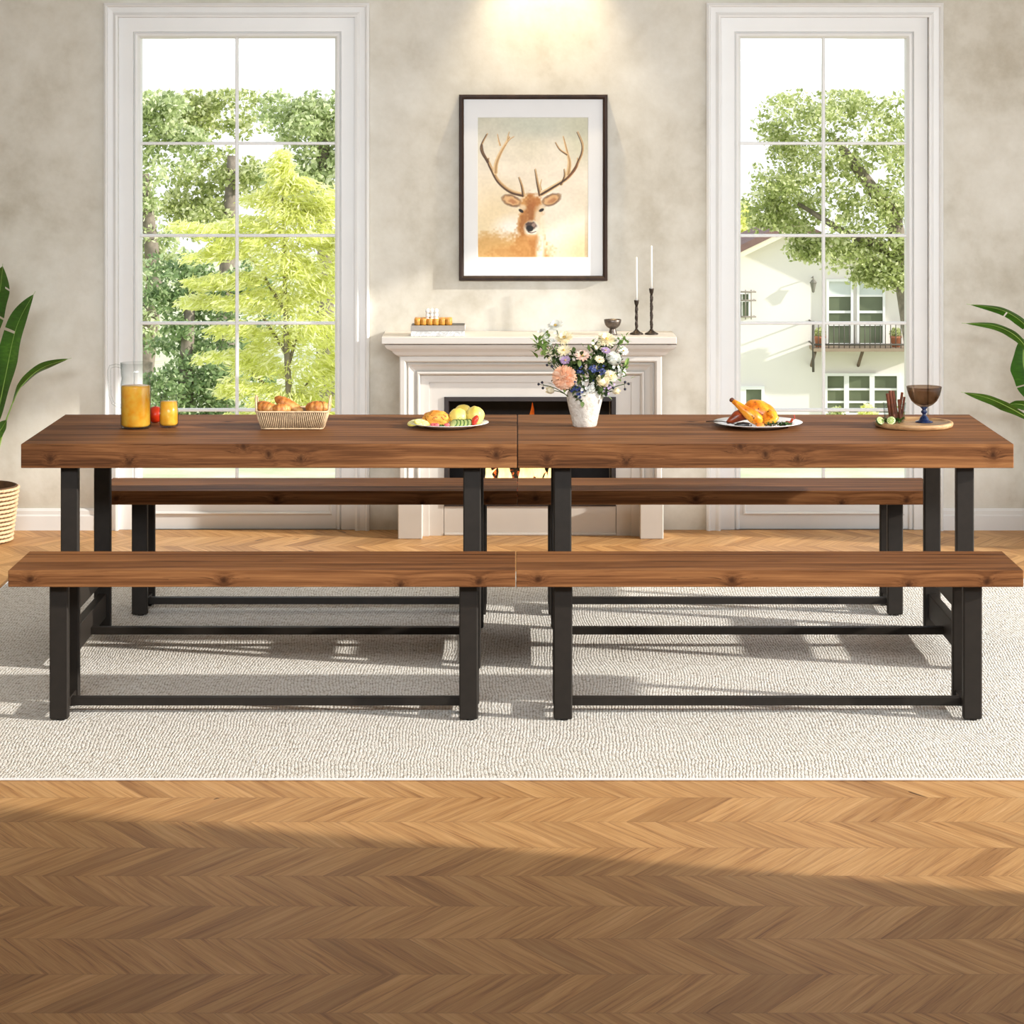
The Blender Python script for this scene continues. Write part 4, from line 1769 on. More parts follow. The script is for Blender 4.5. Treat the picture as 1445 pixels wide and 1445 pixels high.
MAT['p_white'] = petal_mat('white_petals', (.78, .78, .70), (.88, .88, .84))
MAT['p_cream'] = petal_mat('cream_petals', sr(236, 222, 180), sr(250, 244, 222))
MAT['p_peach'] = petal_mat('peach_petals', sr(232, 172, 134), sr(246, 214, 186))
MAT['p_pink'] = petal_mat('pale_pink_petals', sr(240, 196, 176), sr(250, 226, 212))
MAT['p_purple'] = petal_mat('lilac_petals', sr(160, 128, 172), sr(206, 184, 214))
MAT['p_blue'] = petal_mat('blue_petals', sr(34, 44, 92), sr(74, 90, 150))
MAT['berry'] = plain('navy_berry', sr(22, 26, 46), .4, .3, 60)
MAT['stem'] = plain('flower_stem', sr(66, 84, 40), .6, .25, 60)
MAT['bouquet_leaf'] = leafy('bouquet_leaves', [(0, sr(34, 50, 24)), (.5, sr(70, 94, 48)), (1, sr(142, 166, 100))], .5, .3)
MAT['fresh_leaf'] = leafy('fresh_leaves', [(0, sr(84, 118, 48)), (1, sr(166, 194, 112))], .5, .35)
MAT['bud_gold'] = plain('flower_centre', sr(196, 160, 80), .7, .3, 120)


def basis(n):
    n = Vector(n).normalized()
    a = n.orthogonal().normalized()
    return Matrix((a, n.cross(a), n)).transposed()


def petal_ring(m, c, B, n, r0, r1, w, z0, z1, ph=0.0, jit=0.0, rn=None):
    """n petals from radius r0 to r1, rising from z0 to z1 along the flower axis"""
    for k in range(n):
        a = 2 * PI * k / n + ph + ((rn.uniform(-1, 1) * jit) if rn else 0)
        j = 1 + (rn.uniform(-.12, .12) if rn else 0)
        rad = Vector((math.cos(a), math.sin(a), 0))
        tan = Vector((-math.sin(a), math.cos(a), 0))
        pts = []
        for q, ww in ((0, .30), (.45, 1.0), (.8, .85), (1, .15)):
            r = r0 + (r1 - r0) * q * j
            z = z0 + (z1 - z0) * q ** 1.4
            p = rad * r + Vector((0, 0, z))
            pts += [p - tan * w * ww, p + tan * w * ww]
        vs = [B @ p + c for p in pts]
        m.add(vs, [(0, 1, 3, 2), (2, 3, 5, 4), (4, 5, 7, 6)], True)


def stemmed(name, label, px, py, dd, group=None, cat='flower', seed=0):
    """stem things stand in the vase; returns root, head position, outward direction"""
    root = thing(name, label, cat, (VX, VD, TT + .012), 0, group)
    head = at(px, py, VD + dd) - root.location
    rn = random.Random(seed)
    foot = Vector((rn.uniform(-.014, .014), rn.uniform(-.014, .014), .004))
    neck = Vector((max(-.036, min(.036, head.x * .40)), max(-.034, min(.034, head.y * .5)), .112))
    pts = []
    for k in range(11):
        q = k / 10
        a = foot.lerp(neck, q)
        b = neck.lerp(head, q)
        pts.append(a.lerp(b, q))
    m = MB()
    m.tube(pts, .0016, 6)
    m.build('stem', MAT['stem'], root)
    n = (pts[-1] - pts[-2]).normalized()
    n = (n + Vector((0, -.9, .25))).normalized()
    return root, head, n


def bloom(kind, label, px, py, r, dd, mat, seed):
    r_px = r
    root, c, n = stemmed('flower', label, px, py, dd, 'flowers in the vase', 'flower', seed)
    r = r_px / 415.0 * (1.12 if kind != 'dahlia' else 1.05)
    B = basis(n)
    rn = random.Random(seed)
    m = MB()
    if kind == 'dahlia':
        N_ = 190
        for k in range(N_):
            zz = 1 - 1.45 * (k + .5) / N_
            rr_a = math.sqrt(max(0, 1 - zz * zz))
            an = k * 2.39996
            dv = Vector((rr_a * math.cos(an), rr_a * math.sin(an), zz))
            dv = (dv + Vector((rn.uniform(-.08, .08), rn.uniform(-.08, .08), rn.uniform(-.08, .08)))).normalized()
            tv = dv.cross(Vector((0, 0, 1)) if abs(dv.z) < .95 else Vector((1, 0, 0))).normalized()
            uv = tv.cross(dv)
            w_ = r * .13
            pts = []
            for q, ww, cu in ((.45, .5, 0), (.80, 1.0, .10), (1.0, .25, .22)):
                p = dv * r * q - uv * r * cu
                pts += [p - tv * w_ * ww + dv * w_ * .3 * ww, p + tv * w_ * ww + dv * w_ * .3 * ww]
            m.add([B @ p + c for p in pts], [(0, 1, 3, 2), (2, 3, 5, 4)], True)
        m.ball(c, r * .62, 16, 10)
    elif kind == 'mum':
        for L in range(5):
            q = L / 4
            petal_ring(m, c, B, int(26 - 10 * q), r * .1, r * (1.0 - .45 * q), r * .09, r * .1 * q, r * (.05 + .42 * q), L * .31, .1, rn)
    elif kind == 'daisy':
        petal_ring(m, c, B, 13, r * .12, r, r * .17, 0, r * .18, 0, .06, rn)
        petal_ring(m, c, B, 11, r * .12, r * .8, r * .15, r * .08, r * .30, .3, .06, rn)
    elif kind == 'rose':
        for L in range(5):
            q = L / 4
            petal_ring(m, c, B, 7 - L, r * (.62 - .5 * q), r * (1.0 - .70 * q), r * (.55 - .35 * q), -r * .55 + r * .3 * q, r * (.30 + .35 * q), L * .7, .1, rn)
        m.ball(c - n * r * .15, r * .62, 14, 10)
    elif kind == 'spray':
        for k in range(16):
            p = c + Vector((rn.gauss(0, .45), rn.gauss(0, .35), rn.gauss(0, .5))) * r
            petal_ring(m, p, basis(n + Vector((rn.uniform(-.6, .6), rn.uniform(-.6, .2), rn.uniform(-.6, .6)))), 5, .0003, r * .27, r * .13, 0, r * .06, rn.uniform(0, 1))
    elif kind == 'bud':
        m.ball(c, (r * .7, r * .7, r), 14, 10, B)
        petal_ring(m, c, B, 5, r * .3, r * .75, r * .4, -r * .6, r * 1.0)
    m.build('petals', mat, root)
    if kind in ('daisy', 'mum'):
        m = MB()
        m.ball(c + n * r * .16, (r * .17, r * .17, r * .10), 12, 8, B)
        m.build('flower_centre', MAT['bud_gold'], root)
    if kind in ('dahlia', 'rose', 'bud'):
        m = MB()
        petal_ring(m, c, B, 6, r * .08, r * .6, r * .14, -r * .35, -r * .5)
        m.build('sepals', MAT['stem'], root)
    return root


bloom('mum', 'white flower at the very top of the bouquet', 784, 460, 11, -.01, MAT['p_white'], 1)
bloom('spray', 'loose spray of tiny white blossoms at the upper left', 771, 473, 11, .01, MAT['p_white'], 2)
bloom('mum', 'flat cream flower just below the topmost one', 796.5, 477, 12, -.02, MAT['p_cream'], 3)
bloom('daisy', 'cream flower above the large peach dahlia', 796, 495, 10, -.03, MAT['p_cream'], 4)
bloom('daisy', 'left lilac flower above the peach dahlia', 798, 509, 7.5, -.045, MAT['p_purple'], 5)
bloom('dahlia', 'large round peach dahlia at the left of the vase', 796.5, 533, 16.5, -.055, MAT['p_peach'], 6)
bloom('daisy', 'pale pink daisy in the middle of the bouquet', 822, 503, 10, -.03, MAT['p_pink'], 7)
bloom('mum', 'wide cream chrysanthemum at the upper right', 856, 479.5, 13, .0, MAT['p_cream'], 8)
bloom('daisy', 'right lilac flower below the cream chrysanthemum', 854.5, 495, 6.5, -.02, MAT['p_purple'], 9)
bloom('rose', 'full white rose at the right of the bouquet', 866, 506, 10, -.02, MAT['p_white'], 10)
bloom('daisy', 'white anemone at the far right edge of the bouquet', 879.5, 495.5, 8, .01, MAT['p_white'], 11)
bloom('rose', 'cream rose low over the right rim of the vase', 850, 538, 8.5, -.06, MAT['p_cream'], 12)
bloom('mum', 'streaked cream flower right of the cream rose', 862, 531, 9, -.04, MAT['p_cream'], 13)
bloom('spray', 'small white blossoms above the right navy berries', 874, 525, 8.5, -.02, MAT['p_white'], 14)
bloom('spray', 'blue blossoms in the middle right of the bouquet', 839, 523, 8, -.05, MAT['p_blue'], 15)
bloom('spray', 'blue blossoms right of the peach dahlia', 817, 524, 6, -.04, MAT['p_blue'], 16)
bloom('spray', 'blue blossoms hanging over the left rim of the vase', 813, 547, 8, -.065, MAT['p_blue'], 17)
bloom('bud', 'cream bud hanging at the lower left', 777, 551, 6, -.04, MAT['p_cream'], 18)
bloom('bud', 'cream bud hanging at the lower right', 869, 552, 5.5, -.03, MAT['p_cream'], 19)
bloom('spray', 'tiny white blossoms over the front rim of the vase', 831, 548, 9, -.065, MAT['p_white'], 20)


def berries(label, px, py, off, seed):
    root, c, n = stemmed('berry_stem', label, px, py, -.02, 'berry stems in the vase', 'berries', seed)
    for dx, dy in off:
        m = MB()
        p = c + Vector((dx / 415, -.004, -dy / 415))
        m.ball(p, .0046, 12, 8)
        o = m.build('berry', MAT['berry'], root)
    m = MB()
    for dx, dy in off:
        m.tube([c, c + Vector((dx / 415, -.003, -dy / 415))], .0008, 5)
    m.build('twig', MAT['stem'], root)


berries('navy berries on the lower left twig', 767, 543.5, ((-7, -1.5), (-2, -4), (-1, 4)), 31)
berries('navy berries on the upper left twig', 777, 516, ((-5, -1), (2, 1)), 32)
berries('navy berries at the far right twig', 881, 542, ((1, -3), (6, -.5), (1, 7)), 33)
berries('navy berries near the right rim of the vase', 862, 544, ((-3, 0), (3, 3)), 34)


def sprig(label, px, py, dd, n, spread, size, mat, seed, up=.3):
    root, c, nrm = stemmed('leaf_sprig', label, px, py, dd, 'leaf sprigs in the vase', 'leaves', seed)
    rn = random.Random(seed)
    m = MB()
    size *= 1.15
    for k in range(int(n * 1.5)):
        p = c + Vector((rn.gauss(0, spread), rn.gauss(0, spread * .6), rn.gauss(0, spread))) / 415
        d = Vector((rn.uniform(-1, 1), rn.uniform(-1, .3), rn.uniform(-.6, 1) + up)).normalized()
        leaf_mb(m, p, p + d * size / 415 * rn.uniform(.7, 1.2), size / 415 * .26, n=4)
    m.build('leaves', mat, root)


sprig('bright green leaf sprig at the upper left', 763, 489, -.01, 26, 6, 11, MAT['fresh_leaf'], 41)
sprig('green leaf sprig left above the peach dahlia', 783, 505, .0, 34, 7, 9, MAT['bouquet_leaf'], 42)
sprig('green leaves behind the pale pink daisy', 812, 515, .02, 40, 9, 10, MAT['bouquet_leaf'], 43)
sprig('dark leaves in the heart of the bouquet', 834, 528, -.02, 90, 11, 10, MAT['bouquet_leaf'], 44)
sprig('dark leaves below the white rose', 853, 514, .0, 60, 9, 10, MAT['bouquet_leaf'], 45)
sprig('leaves spilling over the left rim of the vase', 815, 545, -.045, 40, 9, 10, MAT['bouquet_leaf'], 46, -.5)
sprig('pale green sprig in the upper middle', 838, 492, .01, 26, 7, 8, MAT['fresh_leaf'], 47)
sprig('green buds at the upper right', 876, 481, .0, 20, 5, 7, MAT['fresh_leaf'], 48)
sprig('light green leaf at the right above the berries', 879, 522, -.01, 14, 5, 10, MAT['fresh_leaf'], 49)
sprig('leaves spilling over the right rim of the vase', 850, 548, -.04, 26, 6, 9, MAT['bouquet_leaf'], 50, -.5)

bloom('daisy', 'small cream flower above the dark leaves at the centre right', 846, 508, 7, -.035, MAT['p_cream'], 21)
bloom('spray', 'tiny pale blossoms left of the white rose', 845, 490, 9, -.01, MAT['p_cream'], 22)
bloom('spray', 'pale blossoms below the bright green sprig', 776, 500, 8, -.01, MAT['p_cream'], 23)
bloom('spray', 'lilac blossoms beside the lower right cream bud', 857, 547, 6, -.05, MAT['p_purple'], 24)
bloom('spray', 'blue blossoms under the white rose', 851, 525, 7, -.045, MAT['p_blue'], 25)
sprig('dark leaves behind the large peach dahlia', 803, 522, .01, 60, 9, 10, MAT['bouquet_leaf'], 51)
sprig('dark leaves at the right between rose and blossoms', 864, 520, .01, 46, 8, 10, MAT['bouquet_leaf'], 52)
sprig('thin green leaves under the cream chrysanthemum', 848, 500, .01, 40, 8, 9, MAT['bouquet_leaf'], 53)

# ------------------------------------------------------------------ potted plants
def mat_bigleaf():
    t = NT('banana_leaf')
    co = t.coord()
    n = t.noise(co, 7, 3)
    f = t.noise(t.mapping(co, (30, 30, 120)), 1.0, 2)
    c = t.ramp(t.math('ADD', t.math('MULTIPLY', n, .6), t.math('MULTIPLY', f, .4)), [(.35, sr(22, 58, 14)), (.6, sr(52, 104, 28)), (.75, sr(92, 142, 46))])
    t.base(c)
    t.set(Roughness=.32)
    tl = t.new('ShaderNodeBsdfTranslucent')
    tl.inputs[0].default_value = (*sr(110, 160, 50), 1)
    mx_ = t.new('ShaderNodeMixShader')
    mx_.inputs[0].default_value = .15
    t.link(t.b.outputs[0], mx_.inputs[1])
    t.link(tl.outputs[0], mx_.inputs[2])
    t.link(mx_.outputs[0], t.n['Material Output'].inputs[0])
    return t.m


MAT['bigleaf'] = mat_bigleaf()
MAT['rib'] = plain('leaf_rib', sr(140, 176, 84), .5, .1, 40)
MAT['soil'] = plain('soil', (.02, .014, .01), .9, .4, 60)


def blade(root, spine, w, side, fold=.25, splits=()):
    """broad leaf blade along the spine (local points); side: direction of its right half; splits cut the edge"""
    P = [Vector(p) for p in spine]
    n = 56
    Q = []
    for i in range(n + 1):
        t = i / n * (len(P) - 1)
        k = min(int(t), len(P) - 2)
        s = t - k
        p0, p1, p2, p3 = P[max(k - 1, 0)], P[k], P[k + 1], P[min(k + 2, len(P) - 1)]
        Q.append(.5 * ((2 * p1) + (p2 - p0) * s + (2 * p0 - 5 * p1 + 4 * p2 - p3) * s * s + (3 * p1 - p0 - 3 * p2 + p3) * s ** 3))
    side = Vector(side)
    m = MB()
    splits = [2 * q_ for q_ in splits]
    rows = []
    for i, c in enumerate(Q):
        q = i / n
        t = (Q[min(i + 1, n)] - Q[max(i - 1, 0)]).normalized()
        s = (side - t * side.dot(t)).normalized()
        u = s.cross(t)
        ww = w * (1 - abs(2 * q - .9) ** 2.6 if q > .45 else (q / .45) ** .55) if 0 < q < 1 else 0
        ww = max(ww, w * .015)
        wave = 1 + .05 * math.sin(q * 19)
        rows.append([c - s * ww * wave + u * ww * fold, c - s * ww * .5 + u * ww * fold * .35, c, c + s * ww * .5 + u * ww * fold * .35, c + s * ww * wave + u * ww * fold])
    vs = [p for r in rows for p in r]
    fs = []
    for i in range(n):
        for k in range(4):
            if i in splits and k in ((0, 1) if i % 4 else (3,)):
                continue
            fs.append((i * 5 + k, i * 5 + k + 1, (i + 1) * 5 + k + 1, (i + 1) * 5 + k))
    m.add(vs, fs, True)
    lf = m.build('leaf', MAT['bigleaf'], root)
    r = MB()
    r.tube(Q, [max(.0035 * (1 - i / n), .0008) for i in range(n + 1)], 6)
    r.build('midrib', MAT['rib'], lf)


def plant(label, x, y, pot_r, pot_h):
    root = thing('potted_plant', label, 'plant', (x, y, 0))
    m = MB()
    m.lathe([(.0, 0), (pot_r * .80, 0), (pot_r * .82, .01), (pot_r * 1.0, pot_h - .01), (pot_r * 1.03, pot_h), (pot_r * .97, pot_h + .004), (pot_r * .93, pot_h - .02), (pot_r * .90, pot_h - .05), (.0, pot_h - .05)], 48)
    pot = m.build('basket_pot', MAT['wicker_dark'], root)
    w = MB()
    nst = 40
    for k in range(13):
        z = .012 + (pot_h - .02) * k / 12
        rr0 = pot_r * (.82 + .19 * z / pot_h) + .002
        pts = []
        for i in range(nst * 2 + 2):
            a = PI * i / nst
            rr = rr0 + .0048 * (1 if (i + k) % 2 else -.4)
            pts.append((rr * math.cos(a), rr * math.sin(a), z))
        w.tube(pts, .0068, 6)
    w.build('weave', MAT['wicker'], pot)
    s = MB()
    s.lathe([(.0, pot_h - .049), (pot_r * .89, pot_h - .049), (pot_r * .80, pot_h - .036), (.0, pot_h - .030)], 32)
    s.build('soil', MAT['soil'], root)
    return root


def stalk(root, pts, r0, r1):
    m = MB()
    k = len(pts)
    m.tube(pts, [r0 + (r1 - r0) * i / (k - 1) for i in range(k)], 8)
    m.build('stalk', MAT['rib'], root)


LX, LY = -2.275, 10.78
pl = plant('banana-leaved plant in a wicker basket pot at the left edge', LX, LY, .150, .235)


def L(px, py, dd=0.0):
    return at(px, py, LY + dd) - Vector((LX, LY, 0))


stalk(pl, [(-.01, 0, .20), L(-6, 660), L(-4, 600, -.02), L(-6, 520, -.03)], .012, .007)
blade(pl, [L(-6, 600, -.03), L(8, 530, -.05), L(24, 460, -.07), L(50, 411, -.10)], .056, (.85, -.5, .25), .2, (17,))
stalk(pl, [(-.04, .02, .20), L(-24, 600, .03), L(-20, 500, .02)], .012, .008)
blade(pl, [L(-20, 520, .02), L(-12, 460, -.02), L(0, 410, -.05), L(4, 372, -.12)], .060, (.9, -.4, .1), .25, (12, 20))
stalk(pl, [(.02, -.02, .20), L(-4, 640, -.06), L(6, 600, -.08), L(18, 568, -.09)], .007, .0025)
blade(pl, [L(18, 568, -.09), L(30, 545, -.10), L(58, 520, -.11), L(101, 505, -.13)], .026, (.35, -.55, .75), .3)
stalk(pl, [(.0, -.04, .20), L(-14, 650, -.08), L(-12, 622, -.09)], .005, .003)
blade(pl, [L(-14, 640, -.09), L(-4, 615, -.10), L(4, 602, -.12), L(10, 592, -.13)], .026, (.8, -.5, -.1), .2)
stalk(pl, [(-.06, .0, .20), L(-50, 560, .0), L(-60, 470, .0)], .011, .006)
blade(pl, [L(-60, 480, .0), L(-75, 420, -.02), L(-90, 370, -.05), L(-120, 330, -.1)], .06, (.8, -.5, .2), .2)

QX, QY = 2.36, 10.72
pr = plant('banana-leaved plant at the right edge, long leaves reaching in', QX, QY, .150, .235)


def Rr(px, py, dd=0.0):
    return at(px, py, QY + dd) - Vector((QX, QY, 0))


stalk(pr, [(.0, .0, .20), Rr(1500, 620, -.02), Rr(1492, 540, -.03), Rr(1478, 500, -.05)], .012, .007)
blade(pr, [Rr(1478, 505, -.05), Rr(1450, 462, -.08), Rr(1415, 438, -.10), Rr(1364, 429, -.12)], .028, (.15, -.75, .60), .25, (9, 17))
stalk(pr, [(-.02, .0, .20), Rr(1496, 640, -.03), Rr(1478, 560, -.05), Rr(1466, 520, -.07)], .010, .006)
blade(pr, [Rr(1466, 522, -.07), Rr(1440, 480, -.10), Rr(1405, 460, -.12), Rr(1357, 456, -.14)], .023, (.15, -.7, .65), .25)
blade(pr, [Rr(1446, 478, -.04), Rr(1444, 510, -.05), Rr(1450, 540, -.06), Rr(1462, 575, -.08)], .058, (.92, -.35, .0), .15, (8, 14, 19))
stalk(pr, [(-.03, -.01, .20), Rr(1490, 660, -.05), Rr(1470, 610, -.09), Rr(1452, 592, -.11)], .008, .005)
blade(pr, [Rr(1458, 594, -.11), Rr(1428, 577, -.12), Rr(1395, 562, -.14), Rr(1356, 553, -.16)], .028, (.1, -.7, .7), .25)
blade(pr, [Rr(1475, 592, -.06), Rr(1450, 574, -.05), Rr(1435, 570, -.04), Rr(1420, 572, -.04)], .024, (.1, -.5, .8), .2)
stalk(pr, [(.03, .02, .20), Rr(1530, 560, .02), Rr(1540, 470, .02)], .012, .006)
blade(pr, [Rr(1540, 480, .02), Rr(1545, 420, .0), Rr(1550, 370, -.04), Rr(1530, 320, -.1)], .06, (.9, -.4, .1), .2)
stalk(pr, [(.04, .0, .20), Rr(1520, 600, .0), Rr(1500, 530, .0)], .010, .006)

# ------------------------------------------------------------------ the garden outside
def terrain_z(y):
    pts = ((11.0, -.16), (15.6, -.16), (20, -1.0), (30, -2.4), (45, -5.2), (62, -7.0), (160, -7.0))
    for (a, za), (b, zb) in zip(pts, pts[1:]):
        if y <= b:
            q = max(0, min(1, (y - a) / (b - a)))
            q = q * q * (3 - 2 * q) if a > 15 else q
            return za + (zb - za) * q
    return pts[-1][1]


def mat_lawn():
    t = NT('lawn')
    co = t.coord()
    n = t.noise(co, 2.0, 6, .7)
    t.base(t.ramp(n, [(.3, sr(180, 190, 144)), (.5, sr(204, 208, 172)), (.7, sr(226, 226, 200))]))
    t.set(Roughness=.95)
    return t.m


ys = [11.31, 12, 14, 15.6, 16.5, 17.2, 18, 19, 20, 22, 24, 27, 30, 34, 38, 42, 46, 50, 55, 60, 66, 74, 90, 120, 160]
m = MB()
m.rings([[(x, y, terrain_z(y)) for x in np.linspace(-60, 60, 13)] for y in ys], closed=False, smooth=True)
struct(m.build('ground', mat_lawn()), 'sloping garden lawn')
m = MB()
m.box(RX + .15, 22, 0, 11.3, -.3, -.16)
struct(m.build('ground_terrace', plain('terrace_paving', (.50, .47, .42), .9, .1, 3)), 'paved terrace beside the house')


def leaves(name, clumps, n, size, mat, parent, elong=.55, droop=.0, outward=.0, centre=None, zmax=None, seed=1, shell=.35):
    """n diamond leaves scattered in clumps (cx,cy,cz,rx,ry,rz); one mesh"""
    rng = np.random.default_rng(seed)
    C = np.array(clumps, float)
    wgt = (C[:, 3] * C[:, 5]) ** 1.0
    idx = rng.choice(len(C), n, p=wgt / wgt.sum())
    d = rng.normal(size=(n, 3))
    d /= np.linalg.norm(d, axis=1)[:, None]
    rad = rng.random(n) ** shell
    P = C[idx, :3] + d * rad[:, None] * C[idx, 3:]
    if zmax is not None:
        P = P[P[:, 2] < zmax]
    n = len(P)
    a = rng.normal(size=(n, 3))
    if centre is not None:
        o = P - np.array(centre)
        o[:, 2] = 0
        o /= np.linalg.norm(o, axis=1)[:, None] + 1e-6
        a = a * (1 - outward) + o * outward * 1.6
    a[:, 2] -= droop
    a /= np.linalg.norm(a, axis=1)[:, None]
    b = np.cross(a, rng.normal(size=(n, 3)))
    b /= np.linalg.norm(b, axis=1)[:, None]
    s = size * rng.uniform(.6, 1.3, n)[:, None]
    V = np.stack([P - a * s * .5, P + b * s * elong * .5, P + a * s * .5, P - b * s * elong * .5], 1).reshape(-1, 3)
    return fast_mesh(name, V, 4, mat, parent)


def subclumps(mains, k, r, seed, squash=1.0):
    """k small clumps inside each main ellipsoid, towards its surface"""
    rng = np.random.default_rng(seed)
    out = []
    for c in mains:
        for _ in range(k):
            d = rng.normal(size=3)
            d /= np.linalg.norm(d)
            q = rng.random() ** .5
            rr = r * rng.uniform(.6, 1.3)
            out.append((c[0] + d[0] * q * c[3], c[1] + d[1] * q * c[4], c[2] + d[2] * q * c[5], rr, rr, rr * squash))
    return out


MAT['bark'] = plain('grey_bark', sr(128, 118, 106), .9, .3, 12, bump=.5)
MAT['leaf_green'] = leafy('green_leaves', [(0, sr(140, 156, 106)), (.5, sr(194, 208, 148)), (1, sr(250, 252, 220))], .35, .5)
MAT['leaf_deep'] = leafy('deep_green_leaves', [(0, sr(112, 136, 92)), (.6, sr(156, 180, 122)), (1, sr(224, 234, 190))], .35, .5)
MAT['leaf_olive'] = leafy('olive_leaves', [(0, sr(142, 156, 92)), (.5, sr(192, 202, 132)), (1, sr(248, 248, 208))], .35, .5)
MAT['leaf_maple'] = leafy('maple_leaves', [(0, sr(220, 226, 128)), (.5, sr(240, 242, 168)), (1, sr(255, 253, 222))], .5, .55)


def px_clumps(lst, d, dr=.5):
    """(px,py,rx,ry) in photo pixels at distance d -> ellipsoids"""
    s = d / FPX
    return [((x - 730) * s, d + random.uniform(-dr, dr) * rx * s, CAM_H - (y - 160) * s, rx * s, rx * s * .8, ry * s) for x, y, rx, ry in lst]


def tree(label, trunk, mains, k, r, n, size, mat, zmax, seed, group=None, **kw):
    """trunk: list of (x,y,z,radius) polylines, first point on the ground"""
    gx, gy = trunk[0][0][0], trunk[0][0][1]
    gz = terrain_z(gy)
    root = thing('tree', label, 'tree', (gx, gy, gz), 0, group)
    m = MB()
    for br in trunk:
        pts = [(p[0] - gx, p[1] - gy, p[2] - gz) for p in br]
        m.tube(pts, [p[3] for p in br], 10)
    m.build('trunk', MAT['bark'], root)
    cl = subclumps(mains, k, r, seed, .7)
    cl = [(c[0] - gx, c[1] - gy, c[2] - gz, c[3], c[4], c[5]) for c in cl]
    leaves('foliage', cl, n, size, mat, root, zmax=None if zmax is None else zmax - gz, seed=seed, **kw)
    return root


TG = 'green trees beyond the left window'
# left window: broad trees some 30 to 40 m away, clipped level along their tops
s34 = 34 / FPX
cl = px_clumps([(215, 170, 50, 50), (200, 260, 45, 50), (250, 200, 50, 45), (215, 350, 45, 55), (205, 440, 45, 55), (180, 180, 45, 60), (160, 330, 50, 80), (215, 150, 60, 20)], 34)
xa = mx(208, 34)
tree('green tree with leaning grey trunk at the left of the left window', [[(xa - .2, 34, terrain_z(34) - .1, .17), (xa - .05, 34, -1.6, .14), (xa + .10, 34, -.4, .11), (xa - .05, 34, 1.0, .07)]],
     cl, 24, .19, 8500, .085, MAT['leaf_green'], mz(127, 34), 11, TG)
cl = px_clumps([(330, 160, 60, 40), (300, 240, 55, 45), (355, 250, 45, 40), (310, 320, 55, 40), (270, 150, 50, 35), (260, 290, 40, 45)], 37)
xb = mx(318, 37)
tree('pale green tree filling the middle of the left window', [[(xb, 37, terrain_z(37) - .1, .16), (xb, 37, -1, .13), (xb + .1, 37, 1.2, .07)]], cl, 24, .20, 8000, .09, MAT['leaf_olive'], mz(127, 37), 12, TG)
cl = px_clumps([(410, 165, 60, 40), (450, 200, 50, 50), (470, 160, 50, 40), (500, 230, 50, 70), (430, 250, 45, 35), (540, 330, 60, 90), (590, 200, 60, 60), (560, 470, 70, 70)], 32)
xc = mx(459, 32)
tree('green tree with tall grey trunk at the right of the left window', [[(xc, 32, terrain_z(32) - .1, .13), (xc, 32, 0, .10), (xc - .03, 32, 1.4, .085), (xc - .05, 32, 2.0, .06)]], cl, 24, .18, 12500, .08, MAT['leaf_green'], mz(127, 32), 13, TG)
cl = px_clumps([(235, 420, 45, 60), (270, 500, 60, 60), (240, 560, 60, 50), (300, 570, 60, 45), (330, 520, 50, 50), (275, 400, 40, 50), (190, 600, 60, 40), (350, 420, 50, 60)], 26)
xd = mx(262, 26)
tree('dark green bushy tree standing behind the yellow maple', [[(xd, 26, terrain_z(26) - .1, .10), (xd, 26, -.9, .08), (xd + .05, 26, 0, .05)]], cl, 26, .14, 13000, .065, MAT['leaf_deep'], None, 14)

# the yellow-green maple close to the left window
MD = 17.0
mains = px_clumps([(396, 226, 15, 18), (398, 256, 26, 22), (424, 262, 20, 14), (372, 282, 26, 12), (432, 292, 40, 20), (398, 300, 40, 22), (462, 290, 26, 30), (350, 318, 50, 12), (290, 322, 45, 9), (420, 330, 50, 26), (470, 340, 30, 30),
                   (345, 350, 42, 16), (300, 362, 34, 10), (400, 370, 60, 26), (330, 396, 52, 14), (285, 402, 34, 8), (275, 430, 36, 9), (330, 428, 52, 14), (440, 400, 60, 30), (390, 430, 60, 26), (330, 470, 48, 12), (455, 460, 60, 34),
                   (390, 480, 50, 24), (312, 505, 46, 10), (365, 520, 56, 18), (450, 525, 60, 34), (340, 548, 44, 10), (400, 566, 60, 22), (350, 590, 44, 12), (455, 590, 60, 34), (380, 620, 66, 26), (460, 650, 60, 34), (360, 662, 60, 20),
                   (500, 380, 50, 60), (520, 520, 60, 80)], MD, .35)
xm = mx(410, MD)
mp = thing('maple_tree', 'bright yellow-green feathery maple outside the left window', 'tree', (xm, MD, terrain_z(MD)))
m = MB()
gz = terrain_z(MD)


def mt(px, py, dd=0):
    p = at(px, py, MD + dd)
    return (p.x - xm, p.y - MD, p.z - gz)


m.tube([(0, 0, -.05), mt(413, 672), mt(412, 640), mt(408, 560), mt(404, 480), mt(402, 400), mt(400, 320), mt(397, 240)], [.030, .028, .026, .023, .019, .014, .009, .004], 10)
for br in ([(410, 600), (372, 540), (330, 505), (300, 500)], [(406, 520), (430, 430), (452, 380), (470, 330)], [(405, 500), (366, 440), (320, 410), (280, 402)], [(403, 440), (360, 370), (320, 335), (285, 322)],
           [(410, 580), (440, 530), (470, 500)], [(402, 400), (425, 330), (438, 290)]):
    m.tube([mt(x, y, .1 * i) for i, (x, y) in enumerate(br)], [.013, .010, .006, .003][-len(br):], 7)
m.build('trunk', MAT['bark'], mp)
cl = [(c[0] - xm, c[1] - MD, c[2] - gz, c[3], c[4], c[5]) for c in mains]
cl = cl + subclumps(cl, 5, .085, 21, .5)
leaves('foliage', cl, 34000, .062, MAT['leaf_maple'], mp, elong=.22, droop=.35, outward=.5, centre=(0, 0, 0), seed=22, shell=.5)

# ------------------------------------------------------------------ white house beyond the right window
HD = 70.0
hs = HD / FPX
hx0 = mx(1160, HD)
hz0 = -7.0
house = thing('white_house', 'white stucco house with brown roof edge outside the right window', 'house', (hx0, HD, hz0))


